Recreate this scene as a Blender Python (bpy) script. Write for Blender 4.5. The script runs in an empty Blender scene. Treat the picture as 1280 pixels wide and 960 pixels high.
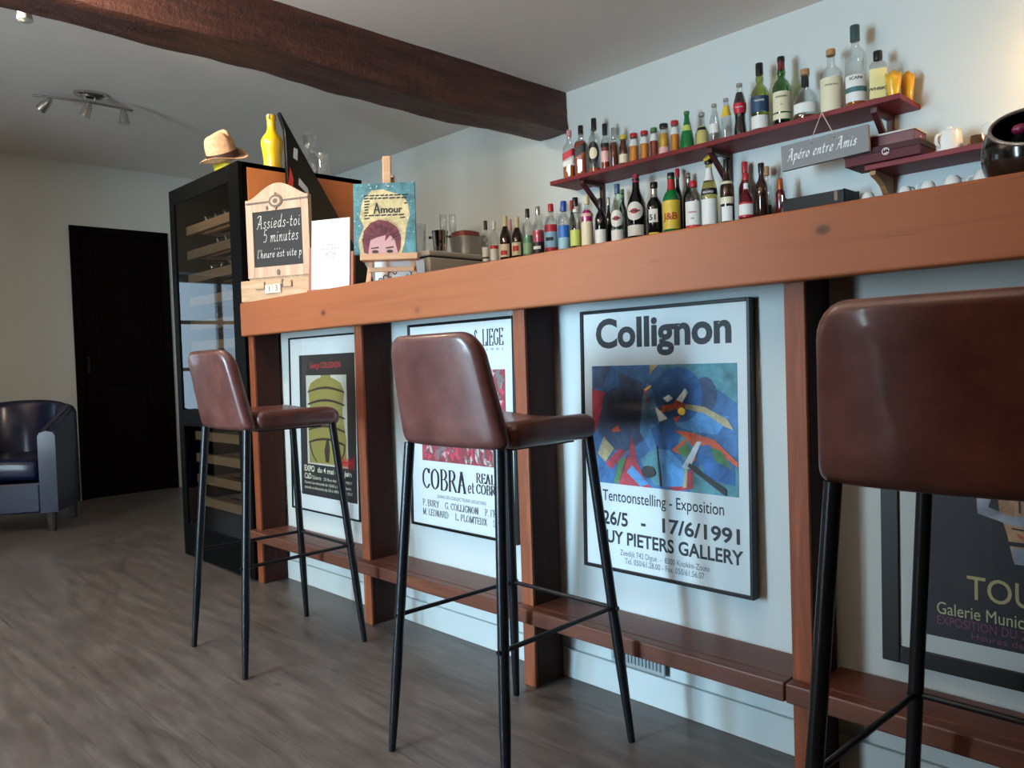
import bpy, bmesh, math, random
from mathutils import Vector, Matrix, noise
PI = math.pi
random.seed(7)
scene = bpy.context.scene
COL = scene.collection

# ------------------------------------------------------------------ camera
cam_d = bpy.data.cameras.new('camera')
cam_d.sensor_width = 36.0
cam_d.lens = 985.03 / 1280 * 36.0
cam_d.clip_start = 0.02
cam = bpy.data.objects.new('camera', cam_d)
COL.objects.link(cam)
yaw, pitch, roll = math.radians(-45.861), math.radians(-1.682), math.radians(-1.925)
fw = Vector((math.sin(yaw)*math.cos(pitch), math.cos(yaw)*math.cos(pitch), math.sin(pitch)))
rr = Vector((math.cos(yaw), -math.sin(yaw), 0)); uu = rr.cross(fw)
cr, sr = math.cos(roll), math.sin(roll)
R_, U_ = cr*rr + sr*uu, -sr*rr + cr*uu
m = Matrix.Identity(4)
for i in range(3):
    m[i][0], m[i][1], m[i][2] = R_[i], U_[i], -fw[i]
m[0][3], m[1][3], m[2][3] = 0, 0, 0.92
cam.matrix_world = m
scene.camera = cam

# ------------------------------------------------------------------ render look
scene.view_settings.view_transform = 'Standard'
scene.view_settings.look = 'None'
scene.view_settings.gamma = 1.0
scene.view_settings.use_curve_mapping = False
scene.view_settings.exposure = 0.55
scene.cycles.use_denoising = True
scene.cycles.max_bounces = 8
scene.cycles.diffuse_bounces = 4
scene.cycles.transparent_max_bounces = 24
scene.cycles.caustics_reflective = False
scene.cycles.caustics_refractive = False
scene.cycles.sample_clamp_indirect = 4.0

# ------------------------------------------------------------------ sky and daylight through the windows
world = bpy.data.worlds.new('sky'); scene.world = world
world.use_nodes = True
bg = world.node_tree.nodes['Background']
bg.inputs[0].default_value = (0.55, 0.75, 1.0, 1); bg.inputs[1].default_value = 1.2

def area(name, loc, rot, sx, sy, power, col):
    l = bpy.data.lights.new(name, 'AREA'); l.shape = 'RECTANGLE'; l.size = sx; l.size_y = sy
    l.energy = power; l.color = col
    o = bpy.data.objects.new(name, l); COL.objects.link(o); o.location = loc; o.rotation_euler = rot
    return o
# behind the camera (window_1) and in the far wall beside the armchair (window_2)
area('daylight_front', (-2.35, -2.78, 1.12), (PI/2, 0, 0), 1.2, 2.15, 190, (0.70, 0.89, 1.0))
sky_beam = area('daylight_sky_strip', (-2.1, -2.77, 1.05), (math.radians(86), 0, math.radians(-10)), .4, 1.2, 9, (0.36, 0.70, 1.0))
sky_beam.data.spread = math.radians(50)
area('daylight_far', (-6.78, 0.15, 1.15), (0, -PI/2, 0), 1.2, 0.95, 4.5, (0.60, 0.85, 1.0))

# ------------------------------------------------------------------ colour and material helpers
def lin(c):
    return tuple(((v/255)/12.92 if v/255 <= 0.04045 else ((v/255+0.055)/1.055)**2.4) for v in c)
def rgba(c): return (*lin(c), 1)
MATS = {}
class NT:
    def __init__(s, mat):
        s.t = mat.node_tree; s.n = s.t.nodes; s.l = s.t.links
        s.b = s.n['Principled BSDF']; s.out = s.n['Material Output']
    def new(s, typ, **kw):
        n = s.n.new(typ)
        for k, v in kw.items(): setattr(n, k, v)
        return n
    def coord(s, scale=(1, 1, 1), rot=(0, 0, 0), kind='Object'):
        tc = s.new('ShaderNodeTexCoord'); mp = s.new('ShaderNodeMapping')
        mp.inputs['Scale'].default_value = scale; mp.inputs['Rotation'].default_value = rot
        s.l.new(tc.outputs[kind], mp.inputs[0]); return mp.outputs[0]
    def noise(s, vec, scale, detail=4, rough=0.55, dist=0.0):
        n = s.new('ShaderNodeTexNoise'); n.inputs['Scale'].default_value = scale
        n.inputs['Detail'].default_value = detail; n.inputs['Roughness'].default_value = rough
        n.inputs['Distortion'].default_value = dist
        s.l.new(vec, n.inputs['Vector']); return n.outputs['Fac']
    def ramp(s, fac, stops):
        r = s.new('ShaderNodeValToRGB'); e = r.color_ramp.elements
        while len(e) < len(stops): e.new(0.5)
        for k, (p, c) in enumerate(stops):
            e[k].position = p; e[k].color = rgba(c) if max(c) > 1.0 else (*c, 1)
        s.l.new(fac, r.inputs[0]); return r.outputs[0]
    def mix(s, fac, a, b, mode='MIX'):
        x = s.new('ShaderNodeMix', data_type='RGBA', blend_type=mode)
        for sock, v in ((x.inputs[0], fac), (x.inputs[6], a), (x.inputs[7], b)):
            if isinstance(v, (int, float)): sock.default_value = v
            elif isinstance(v, tuple): sock.default_value = rgba(v)
            else: s.l.new(v, sock)
        return x.outputs[2]
    def bump(s, h, strength=0.3, dist=0.01):
        b = s.new('ShaderNodeBump'); b.inputs['Strength'].default_value = strength
        b.inputs['Distance'].default_value = dist
        s.l.new(h, b.inputs['Height']); s.l.new(b.outputs[0], s.b.inputs['Normal'])
def mat(name, col=(200, 200, 200), rough=0.5, metal=0.0, spec=0.5, coat=0.0, emit=None, es=0):
    if name in MATS: return MATS[name]
    m_ = bpy.data.materials.new(name); m_.use_nodes = True
    b = m_.node_tree.nodes['Principled BSDF']
    b.inputs['Base Color'].default_value = rgba(col); b.inputs['Roughness'].default_value = rough
    b.inputs['Metallic'].default_value = metal; b.inputs['Specular IOR Level'].default_value = spec
    b.inputs['Coat Weight'].default_value = coat; b.inputs['Coat Roughness'].default_value = 0.08
    if emit: b.inputs['Emission Color'].default_value = rgba(emit); b.inputs['Emission Strength'].default_value = es
    MATS[name] = m_; return m_
def glass(name, tint=(255, 255, 255), gl=0.06, rough=0.02):
    """thin-walled glass: tinted see-through plus a mirror share that grows at grazing angles"""
    if name in MATS: return MATS[name]
    m_ = bpy.data.materials.new(name); m_.use_nodes = True
    t = m_.node_tree; n = t.nodes; n.remove(n['Principled BSDF'])
    tr = n.new('ShaderNodeBsdfTransparent'); tr.inputs[0].default_value = rgba(tint)
    g = n.new('ShaderNodeBsdfGlossy'); g.inputs['Roughness'].default_value = rough
    lw = n.new('ShaderNodeLayerWeight'); lw.inputs[0].default_value = 0.25
    mr = n.new('ShaderNodeMapRange'); mr.inputs[3].default_value = gl; mr.inputs[4].default_value = 0.75
    t.links.new(lw.outputs['Facing'], mr.inputs[0])
    mx = n.new('ShaderNodeMixShader')
    t.links.new(mr.outputs[0], mx.inputs[0]); t.links.new(tr.outputs[0], mx.inputs[1]); t.links.new(g.outputs[0], mx.inputs[2])
    t.links.new(mx.outputs[0], n['Material Output'].inputs[0])
    MATS[name] = m_; return m_
def pane_glass(name, tint=(255, 255, 255)):
    """clear picture or window pane: see-through with a Fresnel mirror"""
    if name in MATS: return MATS[name]
    m_ = bpy.data.materials.new(name); m_.use_nodes = True
    t = m_.node_tree; n = t.nodes; n.remove(n['Principled BSDF'])
    tr = n.new('ShaderNodeBsdfTransparent'); tr.inputs[0].default_value = rgba(tint); g = n.new('ShaderNodeBsdfGlossy'); g.inputs['Roughness'].default_value = 0.02
    fr = n.new('ShaderNodeFresnel'); fr.inputs[0].default_value = 1.45
    mx = n.new('ShaderNodeMixShader')
    t.links.new(fr.outputs[0], mx.inputs[0]); t.links.new(tr.outputs[0], mx.inputs[1]); t.links.new(g.outputs[0], mx.inputs[2])
    t.links.new(mx.outputs[0], n['Material Output'].inputs[0])
    MATS[name] = m_; return m_
def wood(name, c1, c2, c3, scale=(1.2, 14, 14), rough=0.4, knots=True, bump=0.05, coat=0.0, knot_scale=1.0, spec=0.4):
    if name in MATS: return MATS[name]
    m_ = mat(name, c1, rough, spec=spec, coat=coat); N = NT(m_)
    v = N.coord(scale)
    a = N.noise(v, 3.0, 6, 0.6, 0.4); b = N.noise(N.coord((1, 1, 1)), 2.2, 3)
    c = N.ramp(a, [(0.3, c1), (0.52, c2), (0.72, c3)])
    c = N.mix(b, c, N.mix(0.35, c, c3))
    if knots:
        vo = N.new('ShaderNodeTexVoronoi', voronoi_dimensions='2D'); vo.inputs['Scale'].default_value = 1.25*knot_scale
        N.l.new(N.coord((2.2, 3.4, 3.4), (PI/2, 0, 0)), vo.inputs['Vector'])
        k = N.ramp(vo.outputs['Distance'], [(0.0, (0.9, 0.9, 0.9)), (0.03, (0.7, 0.7, 0.7)), (0.05, (0.12, 0.12, 0.12)), (0.10, (0.0, 0.0, 0.0))])
        k = N.mix(1.0, k, N.ramp(N.noise(N.coord((1.5, 4, 4)), 2.7, 2), [(0.47, (0.0, 0.0, 0.0)), (0.6, (1.0, 1.0, 1.0))]), 'MULTIPLY')
        c = N.mix(k, c, tuple(int(x*0.45) for x in c3))
        cr_ = N.noise(N.coord((2.5, 60, 60)), 1.6, 3, .5, .2)
        c = N.mix(N.ramp(cr_, [(0.70, (0.0, 0.0, 0.0)), (0.78, (0.55, 0.55, 0.55))]), c, tuple(int(x*0.5) for x in c3))
    N.l.new(c, N.b.inputs['Base Color'])
    N.bump(a, bump, 0.004)
    return m_

# ------------------------------------------------------------------ mesh helpers
def catmull(pts, n=6, closed=False):
    P = [Vector(p) for p in pts]; out = []
    k = len(P); rng = range(k if closed else k-1)
    for i in rng:
        p0 = P[(i-1) % k] if closed or i > 0 else P[i]
        p1, p2 = P[i], P[(i+1) % k]
        p3 = P[(i+2) % k] if closed or i+2 < k else P[(i+1) % k]
        for j in range(n):
            t = j/n
            out.append(0.5*((2*p1)+(-p0+p2)*t+(2*p0-5*p1+4*p2-p3)*t*t+(-p0+3*p1-3*p2+p3)*t**3))
    if not closed: out.append(P[-1])
    return out
class MB:
    def __init__(s): s.v = []; s.f = []
    def add(s, vs, fs, M=None):
        o = len(s.v)
        s.v += [tuple(M @ Vector(p)) if M else tuple(p) for p in vs]
        s.f += [tuple(i+o for i in f) for f in fs]; return s
    def box(s, a, b, M=None):
        (x0, y0, z0), (x1, y1, z1) = a, b
        return s.add([(x0,y0,z0),(x1,y0,z0),(x1,y1,z0),(x0,y1,z0),(x0,y0,z1),(x1,y0,z1),(x1,y1,z1),(x0,y1,z1)],
                     [(0,3,2,1),(4,5,6,7),(0,1,5,4),(1,2,6,5),(2,3,7,6),(3,0,4,7)], M)
    def tube(s, pts, r, n=10, cap=True, M=None):
        P = [Vector(p) for p in pts]; rs = r if isinstance(r, (list, tuple)) else [r]*len(P)
        vs, fs = [], []; ref = None
        for i, p in enumerate(P):
            d = (P[min(i+1, len(P)-1)]-P[max(i-1, 0)]).normalized()
            if ref is None: ref = Vector((0, 0, 1)) if abs(d.z) < 0.9 else Vector((1, 0, 0))
            a = (ref - d*ref.dot(d)).normalized(); b = d.cross(a); ref = a
            for k in range(n):
                t = 2*PI*k/n; vs.append(p+rs[i]*(math.cos(t)*a+math.sin(t)*b))
        for i in range(len(P)-1):
            for k in range(n):
                fs.append((i*n+k, i*n+(k+1) % n, (i+1)*n+(k+1) % n, (i+1)*n+k))
        if cap: fs += [tuple(range(n-1, -1, -1)), tuple(range((len(P)-1)*n, len(P)*n))]
        return s.add(vs, fs, M)
    def lathe(s, prof, n=24, M=None, p=2.0, sy=1.0, cap0=True, cap1=True):
        """prof: (r, z) list; p: superellipse exponent of the section; sy: depth squash"""
        vs, fs = [], []
        for r, z in prof:
            for k in range(n):
                t = 2*PI*(k+0.5)/n; x, y = section(t, p); vs.append((r*x, r*y*sy, z))
        for i in range(len(prof)-1):
            for k in range(n):
                fs.append((i*n+k, i*n+(k+1) % n, (i+1)*n+(k+1) % n, (i+1)*n+k))
        if cap0: fs.append(tuple(range(n-1, -1, -1)))
        if cap1: fs.append(tuple(range((len(prof)-1)*n, len(prof)*n)))
        return s.add(vs, fs, M)
    def prism(s, poly, d0, d1, M=None):
        """2-D outline (x, z) extruded along y from d0 to d1"""
        n = len(poly)
        vs = [(x, d0, z) for x, z in poly]+[(x, d1, z) for x, z in poly]
        fs = [tuple(range(n)), tuple(range(2*n-1, n-1, -1))]
        fs += [(i, i+n, (i+1) % n+n, (i+1) % n) for i in range(n)]
        return s.add(vs, fs, M)
    def poly(s, pts, y, M=None):
        return s.add([(x, y, z) for x, z in pts], [tuple(range(len(pts)))], M)
    def text(s, txt, size, x, z, y=0.0, align='LEFT', bold=0.0, sx=1.0, shear=0.0, fn=None, M=None, width=None):
        """words as flat faces in the x-z plane facing -y; width fits the line to a length"""
        cu = bpy.data.curves.new('t', 'FONT'); cu.body = txt; cu.size = size; cu.align_x = align
        cu.offset = bold*size; cu.resolution_u = 4; cu.shear = shear
        ob = bpy.data.objects.new('t', cu); COL.objects.link(ob)
        dg = bpy.context.evaluated_depsgraph_get(); dg.update()
        me = bpy.data.meshes.new_from_object(ob.evaluated_get(dg))
        vs = [v.co.copy() for v in me.vertices]; fs = [tuple(p.vertices) for p in me.polygons]
        bpy.data.objects.remove(ob); bpy.data.curves.remove(cu); bpy.data.meshes.remove(me)
        if width and vs:
            w = max(v.x for v in vs)-min(v.x for v in vs); sx = width/w
        out = []
        for v in vs:
            q = (x+v.x*sx, y, z+v.y)
            out.append(fn(q) if fn else q)
        return s.add(out, fs, M)
    def strokes(s, txt, font, size, x, z, y=0.0, w=0.1, thin=0.03, ang=0.0, sx=1.0, slant=0.0, serif=0.0, gap=0.12, M=None, width=None, fn=None):
        """hand-lettering: every glyph is a path drawn with a broad pen"""
        segs = []; cx = 0.0
        for ch in txt:
            if ch == ' ': cx += 0.34; continue
            g = font.get(ch)
            if not g: cx += 0.3; continue
            wd, paths = g
            for pth in paths:
                curve = pth[0] == 'c'; pts = [(p[0], p[1], 0) for p in (pth[1:] if curve else pth)]
                pl = catmull(pts, 5) if curve else [Vector(p) for p in pts]
                segs.append([(cx+p.x, p.y) for p in pl])
                if serif and not curve and len(pts) == 2:
                    for (px, py, _), (qx, qy, _) in ((pts[0], pts[1]), (pts[1], pts[0])):
                        if abs(px-qx) < 0.4*abs(py-qy) and (abs(py) < 0.02 or abs(py-1) < 0.02):
                            segs.append([(cx+px-serif, py), (cx+px+serif, py)])
            cx += wd+gap
        tot = cx-gap; k = width/tot/size if width else sx
        nx, nz = math.cos(ang)*w/2, math.sin(ang)*w/2
        lift = [0]
        T = lambda a, b: (x+(a*k+slant*b)*size, y-2e-6*lift[0], z+b*size)
        for sg in segs:
            for (ax, az), (bx, bz) in zip(sg, sg[1:]):
                lift[0] += 1
                s.add([T(ax-nx, az-nz), T(ax+nx, az+nz), T(bx+nx, bz+nz), T(bx-nx, bz-nz)], [(0, 1, 2, 3)], M)
                dx, dz = bx-ax, bz-az; L = math.hypot(dx, dz) or 1; ox, oz = -dz/L*thin/2, dx/L*thin/2
                ex, ez = dx/L*thin/2, dz/L*thin/2
                lift[0] += 1
                s.add([T(ax-ox-ex, az-oz-ez), T(ax+ox-ex, az+oz-ez), T(bx+ox+ex, bz+oz+ez), T(bx-ox+ex, bz-oz+ez)], [(0, 1, 2, 3)], M)
        return s
    def build(s, name, material=None, parent=None, smooth=False, bevel=0.0, seg=2, sub=0, loc=None, auto=None):
        me = bpy.data.meshes.new(name); me.from_pydata(s.v, [], s.f); me.update()
        bm = bmesh.new(); bm.from_mesh(me)
        if len(bm.faces) < 4000: bmesh.ops.recalc_face_normals(bm, faces=bm.faces) if any(len(e.link_faces) == 2 for e in bm.edges) else None
        bm.to_mesh(me); bm.free()
        o = bpy.data.objects.new(name, me); COL.objects.link(o)
        if material: me.materials.append(material)
        if smooth:
            for p in me.polygons: p.use_smooth = True
            if auto is not None:
                bm = bmesh.new(); bm.from_mesh(me)
                for e in bm.edges:
                    if len(e.link_faces) == 2 and e.calc_face_angle(0) > math.radians(auto): e.smooth = False
                bm.to_mesh(me); bm.free()
        if bevel:
            b = o.modifiers.new('bevel', 'BEVEL'); b.width = bevel; b.segments = seg; b.limit_method = 'ANGLE'
        if sub:
            b = o.modifiers.new('sub', 'SUBSURF'); b.levels = sub; b.render_levels = sub
        if parent is not None: o.parent = parent
        if loc: o.location = loc
        return o
def section(t, p):
    c, sn = math.cos(t), math.sin(t)
    if p == 2.0: return c, sn
    k = (abs(c)**p+abs(sn)**p)**(-1/p); return k*c, k*sn
def slab(outline, hx, hy, th, r, deform=None, rings=4):
    """pillow-edged slab: outline(inset) -> list of (x, y); thickness th along z, edge radius r"""
    mb = MB(); loops = []
    for i in range(rings+1):
        t = -PI/2+PI/2*i/rings; loops.append((r*(1-math.cos(t)), -th/2+r+r*math.sin(t)))
    for i in range(rings+1):
        t = PI/2*i/rings; loops.append((r*(1-math.cos(t)), th/2-r+r*math.sin(t)))
    base = outline(0); n = len(base); vs = []; fs = []
    def ring(ins, z, sc=1.0):
        for x, y in base:
            vs.append(((x*(1-ins/hx))*sc, (y*(1-ins/hy))*sc, z))
    for sc in (0.0001, 0.35, 0.7): ring(r, -th/2, sc)
    for ins, z in loops: ring(ins, z)
    for sc in (0.7, 0.35, 0.0001): ring(r, th/2, sc)
    k = len(vs)//n
    for i in range(k-1):
        for j in range(n): fs.append((i*n+j, i*n+(j+1) % n, (i+1)*n+(j+1) % n, (i+1)*n+j))
    if deform: vs = [deform(Vector(v)) for v in vs]
    mb.add(vs, fs); return mb
def rrect(hx, hy, rads, n=6):
    """rounded rectangle; rads = (++, -+, --, +-)"""
    out = []
    for (sx, sy), r, a0 in (((1, 1), rads[0], 0), ((-1, 1), rads[1], PI/2), ((-1, -1), rads[2], PI), ((1, -1), rads[3], 1.5*PI)):
        for k in range(n+1):
            t = a0+PI/2*k/n; out.append((sx*(hx-r)+r*math.cos(t), sy*(hy-r)+r*math.sin(t)))
    # extra points on the long sides so that deforming stays smooth
    res = []
    for i, p in enumerate(out):
        q = out[(i+1) % len(out)]; res.append(p); d = math.hypot(q[0]-p[0], q[1]-p[1])
        if d > 0.05:
            for k in range(1, 6): res.append((p[0]+(q[0]-p[0])*k/6, p[1]+(q[1]-p[1])*k/6))
    return res
def thing(name, label, cat, loc=(0, 0, 0), rz=0.0, group=None):
    o = bpy.data.objects.new(name, None); COL.objects.link(o); o.empty_display_size = 0.05
    o.location = loc; o.rotation_euler = (0, 0, rz); tag(o, label, cat, group); return o
def tag(o, label, cat, group=None, kind=None):
    o['label'] = label; o['category'] = cat
    if group: o['group'] = group
    if kind: o['kind'] = kind
    return o
def struct(o): o['kind'] = 'structure'; return o
def copy_thing(src, loc, rz, label, group=None):
    r = src.copy(); COL.objects.link(r); r.location = loc; r.rotation_euler = (0, 0, rz); r['label'] = label
    if group: r['group'] = group
    for ch in list(src.children):
        c = ch.copy(); COL.objects.link(c); c.parent = r
        for g in list(ch.children):
            d = g.copy(); COL.objects.link(d); d.parent = c
    return r
def RZ(a): return Matrix.Rotation(a, 4, 'Z')
def TR(x, y, z): return Matrix.Translation((x, y, z))

# ------------------------------------------------------------------ pen alphabets
CAPS = {
 'L': (.5, [[(.1,1),(.1,0)], [(.1,0),(.5,0)], [(.5,0),(.52,.22)]]),
 'I': (.2, [[(.1,1),(.1,0)]]),
 'E': (.52, [[(.1,1),(.1,0)], [(.1,1),(.5,1)], [(.1,.52),(.4,.52)], [(.1,0),(.52,0)], [(.5,1),(.5,.82)], [(.52,0),(.54,.2)], [(.4,.6),(.4,.44)]]),
 'F': (.5, [[(.1,1),(.1,0)], [(.1,1),(.5,1)], [(.1,.52),(.4,.52)], [(.5,1),(.5,.82)]]),
 'G': (.66, [['c',(.6,.78),(.38,1),(.14,.78),(.07,.5),(.14,.2),(.38,0),(.6,.14)], [(.6,.42),(.6,.1)], [(.46,.42),(.7,.42)], [(.6,.78),(.6,.98)]]),
 'C': (.64, [['c',(.6,.76),(.4,1),(.14,.8),(.07,.5),(.14,.2),(.4,0),(.62,.22)], [(.6,.76),(.6,.98)]]),
 'O': (.7, [['c',(.35,1),(.12,.82),(.06,.5),(.12,.18),(.35,0),(.58,.18),(.64,.5),(.58,.82),(.35,1)]]),
 'B': (.58, [[(.1,1),(.1,0)], ['c',(.08,1),(.36,.99),(.5,.77),(.36,.54),(.1,.53)], ['c',(.3,.54),(.48,.47),(.56,.27),(.42,.02),(.08,0)]]),
 'R': (.62, [[(.1,1),(.1,0)], ['c',(.08,1),(.38,.99),(.5,.76),(.36,.53),(.1,.52)], [(.3,.52),(.6,0)], [(.54,0),(.68,0)]]),
 'A': (.66, [[(.32,1),(.08,0)], [(.32,1),(.58,0)], [(.16,.36),(.5,.36)], [(0,0),(.18,0)], [(.46,0),(.68,0)]]),
 'P': (.54, [[(.1,1),(.1,0)], ['c',(.08,1),(.38,.99),(.5,.74),(.36,.5),(.1,.48)]]),
 'U': (.64, [[(.1,1),(.1,.3)], ['c',(.1,.35),(.14,.1),(.32,0),(.5,.1),(.54,.35)], [(.54,1),(.54,.3)], [(0,1),(.2,1)], [(.44,1),(.64,1)]]),
 'Y': (.6, [[(.04,1),(.3,.46)], [(.56,1),(.3,.46)], [(.3,.5),(.3,0)], [(-.04,1),(.14,1)], [(.46,1),(.64,1)]]),
 'N': (.64, [[(.1,1),(.1,0)], [(.1,1),(.54,0)], [(.54,1),(.54,0)]]),
 'M': (.78, [[(.1,1),(.1,0)], [(.1,1),(.38,.05)], [(.66,1),(.38,.05)], [(.68,1),(.68,0)]]),
 'K': (.62, [[(.1,1),(.1,0)], [(.55,1),(.1,.42)], [(.24,.56),(.58,0)]]),
 'S': (.48, [['c',(.42,.8),(.24,1),(.08,.8),(.22,.55),(.42,.28),(.24,0),(.04,.2)]]),
 'T': (.58, [[(.29,1),(.29,0)], [(.02,1),(.56,1)], [(.02,1),(.02,.8)], [(.56,1),(.56,.8)]]),
 'D': (.66, [[(.1,1),(.1,0)], ['c',(.08,1),(.4,.98),(.6,.72),(.6,.28),(.4,.02),(.08,0)]]),
 'X': (.6, [[(.06,1),(.54,0)], [(.54,1),(.06,0)]]),
 '.': (.12, [[(.06,.08),(.06,0)]]),
 'e': (.42, [['c',(.05,.28),(.38,.3),(.34,.5),(.2,.55),(.07,.4),(.07,.15),(.2,0),(.38,.12)]]),
 't': (.32, [['c',(.14,.75),(.14,.15),(.2,.02),(.32,.08)], [(.02,.52),(.32,.52)]]),
}
PEN = {
 'A': (.62, [['c',(.0,.02),(.1,.1),(.42,1)], ['c',(.42,1),(.46,.4),(.52,.02),(.6,.05)], ['c',(.12,.42),(.3,.36),(.52,.42)], ['c',(.42,1),(.2,1.02),(.02,.9)]]),
 'a': (.46, [['c',(.38,.46),(.22,.52),(.08,.36),(.05,.14),(.15,0),(.28,.12),(.38,.46)], ['c',(.38,.48),(.35,.1),(.4,.01),(.48,.06)]]),
 'p': (.44, [['c',(.04,.42),(.12,.5),(.1,.1),(.06,-.42)], ['c',(.1,.25),(.24,.5),(.38,.42),(.38,.18),(.26,0),(.1,.06)]]),
 'e': (.38, [['c',(.07,.22),(.3,.3),(.33,.45),(.2,.51),(.07,.32),(.06,.1),(.18,0),(.36,.1)]]),
 'é': (.38, [['c',(.07,.22),(.3,.3),(.33,.45),(.2,.51),(.07,.32),(.06,.1),(.18,0),(.36,.1)], [(.2,.66),(.34,.84)]]),
 'r': (.34, [['c',(.03,.42),(.11,.48),(.1,.2),(.09,0)], ['c',(.1,.22),(.2,.46),(.34,.47)]]),
 'o': (.42, [['c',(.22,.5),(.08,.38),(.05,.16),(.18,0),(.32,.1),(.37,.34),(.22,.5)]]),
 'n': (.46, [['c',(.03,.42),(.11,.48),(.1,.2),(.08,0)], ['c',(.1,.22),(.24,.48),(.36,.44),(.34,.1),(.38,0),(.46,.06)]]),
 'm': (.7, [['c',(.03,.42),(.11,.48),(.1,.2),(.08,0)], ['c',(.1,.22),(.22,.48),(.33,.44),(.31,0)], ['c',(.32,.22),(.46,.48),(.58,.44),(.56,.1),(.6,0),(.68,.06)]]),
 't': (.32, [['c',(.16,.78),(.12,.15),(.17,.01),(.3,.06)], [(.02,.5),(.3,.5)]]),
 'i': (.2, [['c',(.08,.5),(.06,.1),(.1,.01),(.2,.06)], [(.09,.7),(.12,.74)]]),
 's': (.34, [['c',(.31,.43),(.2,.51),(.1,.4),(.2,.27),(.29,.12),(.17,0),(.03,.07)]]),
 'd': (.46, [['c',(.38,.46),(.22,.52),(.08,.36),(.05,.14),(.15,0),(.28,.12),(.38,.46)], ['c',(.42,1.0),(.37,.4),(.35,.1),(.4,.01),(.48,.06)]]),
 'u': (.48, [['c',(.05,.5),(.05,.15),(.14,0),(.28,.1),(.36,.5)], ['c',(.38,.5),(.35,.1),(.4,.01),(.48,.06)]]),
 'h': (.46, [['c',(.12,1.0),(.1,.5),(.08,0)], ['c',(.1,.22),(.24,.48),(.36,.44),(.34,.1),(.38,0),(.46,.06)]]),
 'v': (.4, [['c',(.02,.46),(.08,.44),(.16,0),(.3,.2),(.36,.5)]]),
 'l': (.2, [['c',(.12,1.0),(.07,.3),(.09,.02),(.2,.06)]]),
 '5': (.46, [[(.42,1),(.16,.98)], ['c',(.16,.98),(.1,.58),(.3,.62),(.42,.36),(.3,.05),(.06,.04)]]),
 '-': (.28, [[(.04,.28),(.24,.3)]]), "'": (.12, [[(.08,1),(.05,.82)]]), '.': (.12, [[(.04,.05),(.06,.0)]]),
}

# ================================================================== SETTING
# floor: grey-brown laminate planks running along the bar
fm = mat('floor_planks', (105, 95, 88), 0.42); N = NT(fm)
br = N.new('ShaderNodeTexBrick'); br.offset = 0.37
br.inputs['Color1'].default_value = (0.2, 0.2, 0.2, 1); br.inputs['Color2'].default_value = (0.8, 0.8, 0.8, 1)
br.inputs['Mortar'].default_value = (0, 0, 0, 1)
for k, v in (('Scale', 1.0), ('Mortar Size', 0.0008), ('Brick Width', 1.22), ('Row Height', 0.185), ('Mortar Smooth', 0.2)): br.inputs[k].default_value = v
N.l.new(N.coord(), br.inputs['Vector'])
g1 = N.noise(N.coord((1.3, 9, 1)), 2.8, 9, 0.7, 0.15); g2 = N.noise(N.coord((0.6, 2.2, 1)), 1.7, 3)
c = N.ramp(g1, [(0.28, (60, 55, 53)), (0.5, (95, 90, 87)), (0.7, (124, 119, 115))])
c = N.mix(g2, c, N.mix(0.6, c, (78, 66, 58)))
c = N.mix(0.12, c, br.outputs['Color'], 'OVERLAY')
vo = N.new('ShaderNodeTexVoronoi', voronoi_dimensions='2D'); vo.inputs['Scale'].default_value = 1.7; N.l.new(N.coord((1.3, 2.6, 1)), vo.inputs['Vector'])
kn = N.ramp(vo.outputs['Distance'], [(0.0, (0.8, 0.8, 0.8)), (0.03, (0.5, 0.5, 0.5)), (0.055, (0.0, 0.0, 0.0))])
kn = N.mix(1.0, kn, N.ramp(N.noise(N.coord((1, 2, 1)), 3.1, 2), [(0.46, (0.0, 0.0, 0.0)), (0.62, (1.0, 1.0, 1.0))]), 'MULTIPLY')
c = N.mix(kn, c, (58, 48, 42))
cr_ = N.noise(N.coord((1.6, 42, 1)), 1.5, 3, .5, .2)
c = N.mix(N.ramp(cr_, [(0.62, (0.0, 0.0, 0.0)), (0.74, (0.8, 0.8, 0.8))]), c, (48, 39, 34))
c = N.mix(br.outputs['Fac'], c, (72, 63, 57))
N.l.new(c, N.b.inputs['Base Color']); N.bump(g1, 0.08, 0.003)
N.l.new(N.ramp(g1, [(0.3, (0.32, 0.32, 0.32)), (0.7, (0.44, 0.44, 0.44))]), N.b.inputs['Roughness'])
X0, X1, Y0, Y1, ZC = -6.38, 2.6, -2.2, 3.52, 2.48
struct(MB().box((X0-.1, Y0-.1, -0.1), (X1+.1, Y1+.1, 0)).build('floor', fm))
def plaster(name, col, b=0.12):
    m_ = mat(name, col, 0.75, spec=0.25); N = NT(m_)
    n1 = N.noise(N.coord(), 2.0, 4); n2 = N.noise(N.coord(), 38, 5, 0.6)
    N.l.new(N.mix(n1, col, tuple(int(v*0.95) for v in col)), N.b.inputs['Base Color']); N.bump(n2, b, 0.004)
    return m_
pw = plaster('wall_paint', (206, 212, 209)); pc = plaster('ceiling_paint', (234, 226, 218)); pdk = plaster('brown_wall_paint', (104, 92, 82))
struct(MB().box((X0-.1, Y0-.1, ZC), (X1+.1, Y1+.1, ZC+.1)).build('ceiling', pc))
struct(MB().box((X0-.1, Y1, 0), (X1+.1, Y1+.1, ZC)).build('wall_back', pw))
struct(MB().box((X1, Y0-.1, 0), (X1+.1, Y1, ZC)).build('wall_right', pdk))
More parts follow.
